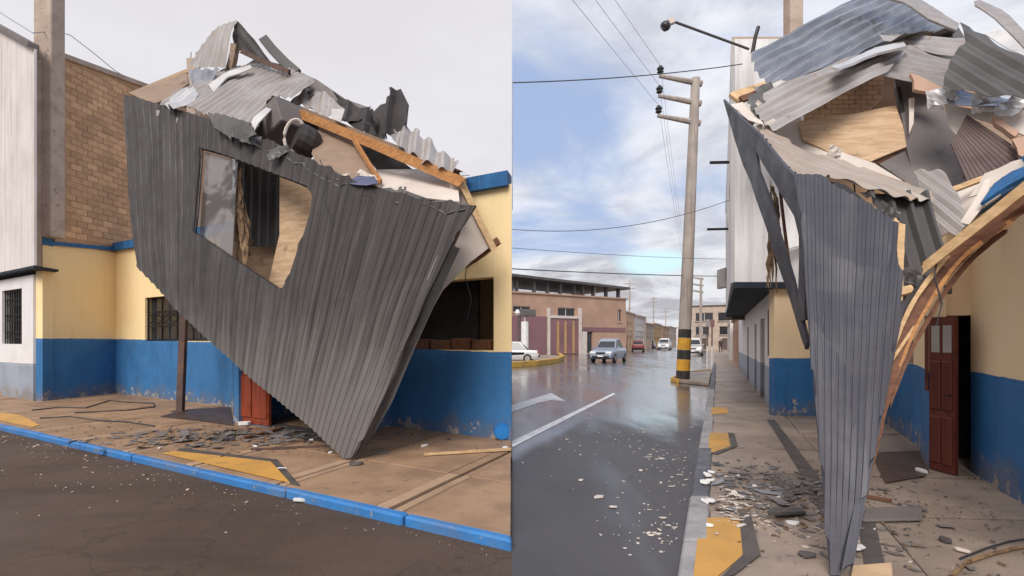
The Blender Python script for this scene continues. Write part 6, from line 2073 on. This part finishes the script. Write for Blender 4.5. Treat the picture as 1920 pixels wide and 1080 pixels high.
chips(mb, rn, G(1430, 950, SW), (0.5, 0.9), 150, 0.004, 0.04, SW + 0.004, 0.003, 0.2, onpave)
tag(mb.build('pale_shards', M['plywhite']), 'pale shards strewn across the grey pavement', 'shards', kind='stuff')
mb = chips(MB(), rn, G(1460, 935, SW), (0.42, 0.75), 360, 0.005, 0.09, SW + 0.004, 0.003, 0.10, onpave)
chips(mb, rn, G(1490, 915, SW), (0.16, 0.3), 60, 0.01, 0.10, SW + 0.012, 0.006, 0.45, onpave)
tag(mb.build('grey_rubble', M['oldgrey']), 'heap of broken grey sheet beside the pointed panel', 'rubble', kind='stuff')
mb = chips(MB(), rn, G(1420, 905, SW), (0.38, 0.55), 240, 0.006, 0.10, SW + 0.006, 0.003, 0.15, onpave)
tag(mb.build('slate_rubble', M['galvblue']), 'bluish broken bits across the middle of the grey pavement', 'rubble', kind='stuff')
mb = chips(MB(), rn, G(1500, 960, SW), (0.5, 0.7), 160, 0.006, 0.05, SW + 0.006, 0.006, 0.25, onpave)
tag(mb.build('timber_chips', M['splinter']), 'splintered timber chips around the foot of the pointed panel', 'wood chips', kind='stuff')
mb = chips(MB(), rn, G(1740, 950, SW), (0.8, 0.7), 260, 0.004, 0.022, SW + 0.004, 0.006, 0.3, onpave)
tag(mb.build('mixed_crumbs', M['border']), 'dark crumbs over the pavement by the red door', 'rubble', kind='stuff')
for i, (x, y, r) in enumerate(((1327, 893, .075), (1330, 903, .05), (1322, 906, .07), (1330, 941, .065), (1323, 943, .05), (1333, 887, .04), (1330, 988, .03))):
    fragment('foam_piece', x, y, SW + 0.012, r, 0.02, M['whiteplastic'], 'white foam piece lying along the grey kerb', 'foam pieces along the kerb', seed=70 + i, sx=1.3)
for i, (x, y, r) in enumerate(((1237, 995, .05), (1220, 1005, .06), (1240, 861, .09), (1202, 883, .07), (1216, 858, .09), (1150, 952, .10), (1243, 972, .06), (1258, 913, .06), (1122, 932, .12), (1089, 901, .10))):
    fragment('white_shard', x, y, 0.0, r * 0.5, 0.006, M['plywhite'], 'larger white shard on the wet asphalt', 'larger white shards on the asphalt', seed=90 + i, sx=1.5)
fragment('big_grey_flake', 1475, 968, SW + 0.01, 0.22, 0.03, M['galvdark'], 'large dark flake at the front of the grey rubble heap', seed=7, sx=1.5, tilt=0.15)
fragment('white_flake', 1488, 984, SW, 0.055, 0.02, M['whiteplastic'], 'white flake just in front of the grey rubble heap', seed=12)
fragment('dark_flake', 1512, 1043, SW, 0.06, 0.02, M['galvdark'], 'small dark flake beside the panel tip', seed=13, sx=1.4)
fragment('door_rag', 1727, 886, SW, 0.08, 0.035, M['whiteplastic'], 'white rag at the foot of the dark red door', seed=16, sx=1.5)
fragment('clear_bag', 1808, 1036, SW, 0.05, 0.02, M['plywhite'], 'crumpled pale bag on the pavement beside the looped hose', seed=17)
fragment('white_strip', 1606, 1035, SW, 0.07, 0.015, M['whiteplastic'], 'white strip on the dark gutter beside the panel tip', seed=18, sx=1.8)
fragment('dark_clod', 1772, 1017, SW, 0.045, 0.03, M['border'], 'dark clod on the pavement before the pale bag', seed=19)
patchq = [G(x, y, SW + 0.01) for x, y in ((1622, 955), (1730, 952), (1728, 977), (1618, 980))]
tag(MB().prism(patchq, (0, 0, 0.02)).bevel(0.005).build('fallen_grey_board', M['oldgrey']), 'rectangular grey board lying flat on the pavement', 'board')
q = [G(x, y, SW + 0.01) for x, y in ((1598, 1068), (1672, 1062), (1676, 1110), (1592, 1110))]
tag(MB().prism(q, (0, 0, 0.03)).bevel(0.006).build('fallen_pale_board', M['ply']), 'pale board on the pavement right of the panel tip', 'board')
tag(MB().beam(G(1612, 932, SW) + Vector((0, 0, .02)), G(1672, 943, SW) + Vector((0, 0, .02)), 0.03, 0.025).build('dark_stick', M['beambrown']), 'dark stick lying above the flat grey board', 'timber')
tag(MB().tube([G(x, y, SW) + Vector((0, 0, 0.013)) for x, y in ((1760, 1120), (1782, 1085), (1812, 1058), (1860, 1042), (1900, 1032), (1960, 1022))], 0.013, 6).build('garden_hose', M['splinter']), 'brown hose looping across the pavement', 'hose')
tag(MB().tube([G(x, y, SW) + Vector((0, 0, 0.009)) for x, y in ((1800, 1050), (1850, 1030), (1890, 1018), (1960, 1006))], 0.008, 5).build('thin_wire', M['cable']), 'thin dark wire beside the brown hose', 'cable')
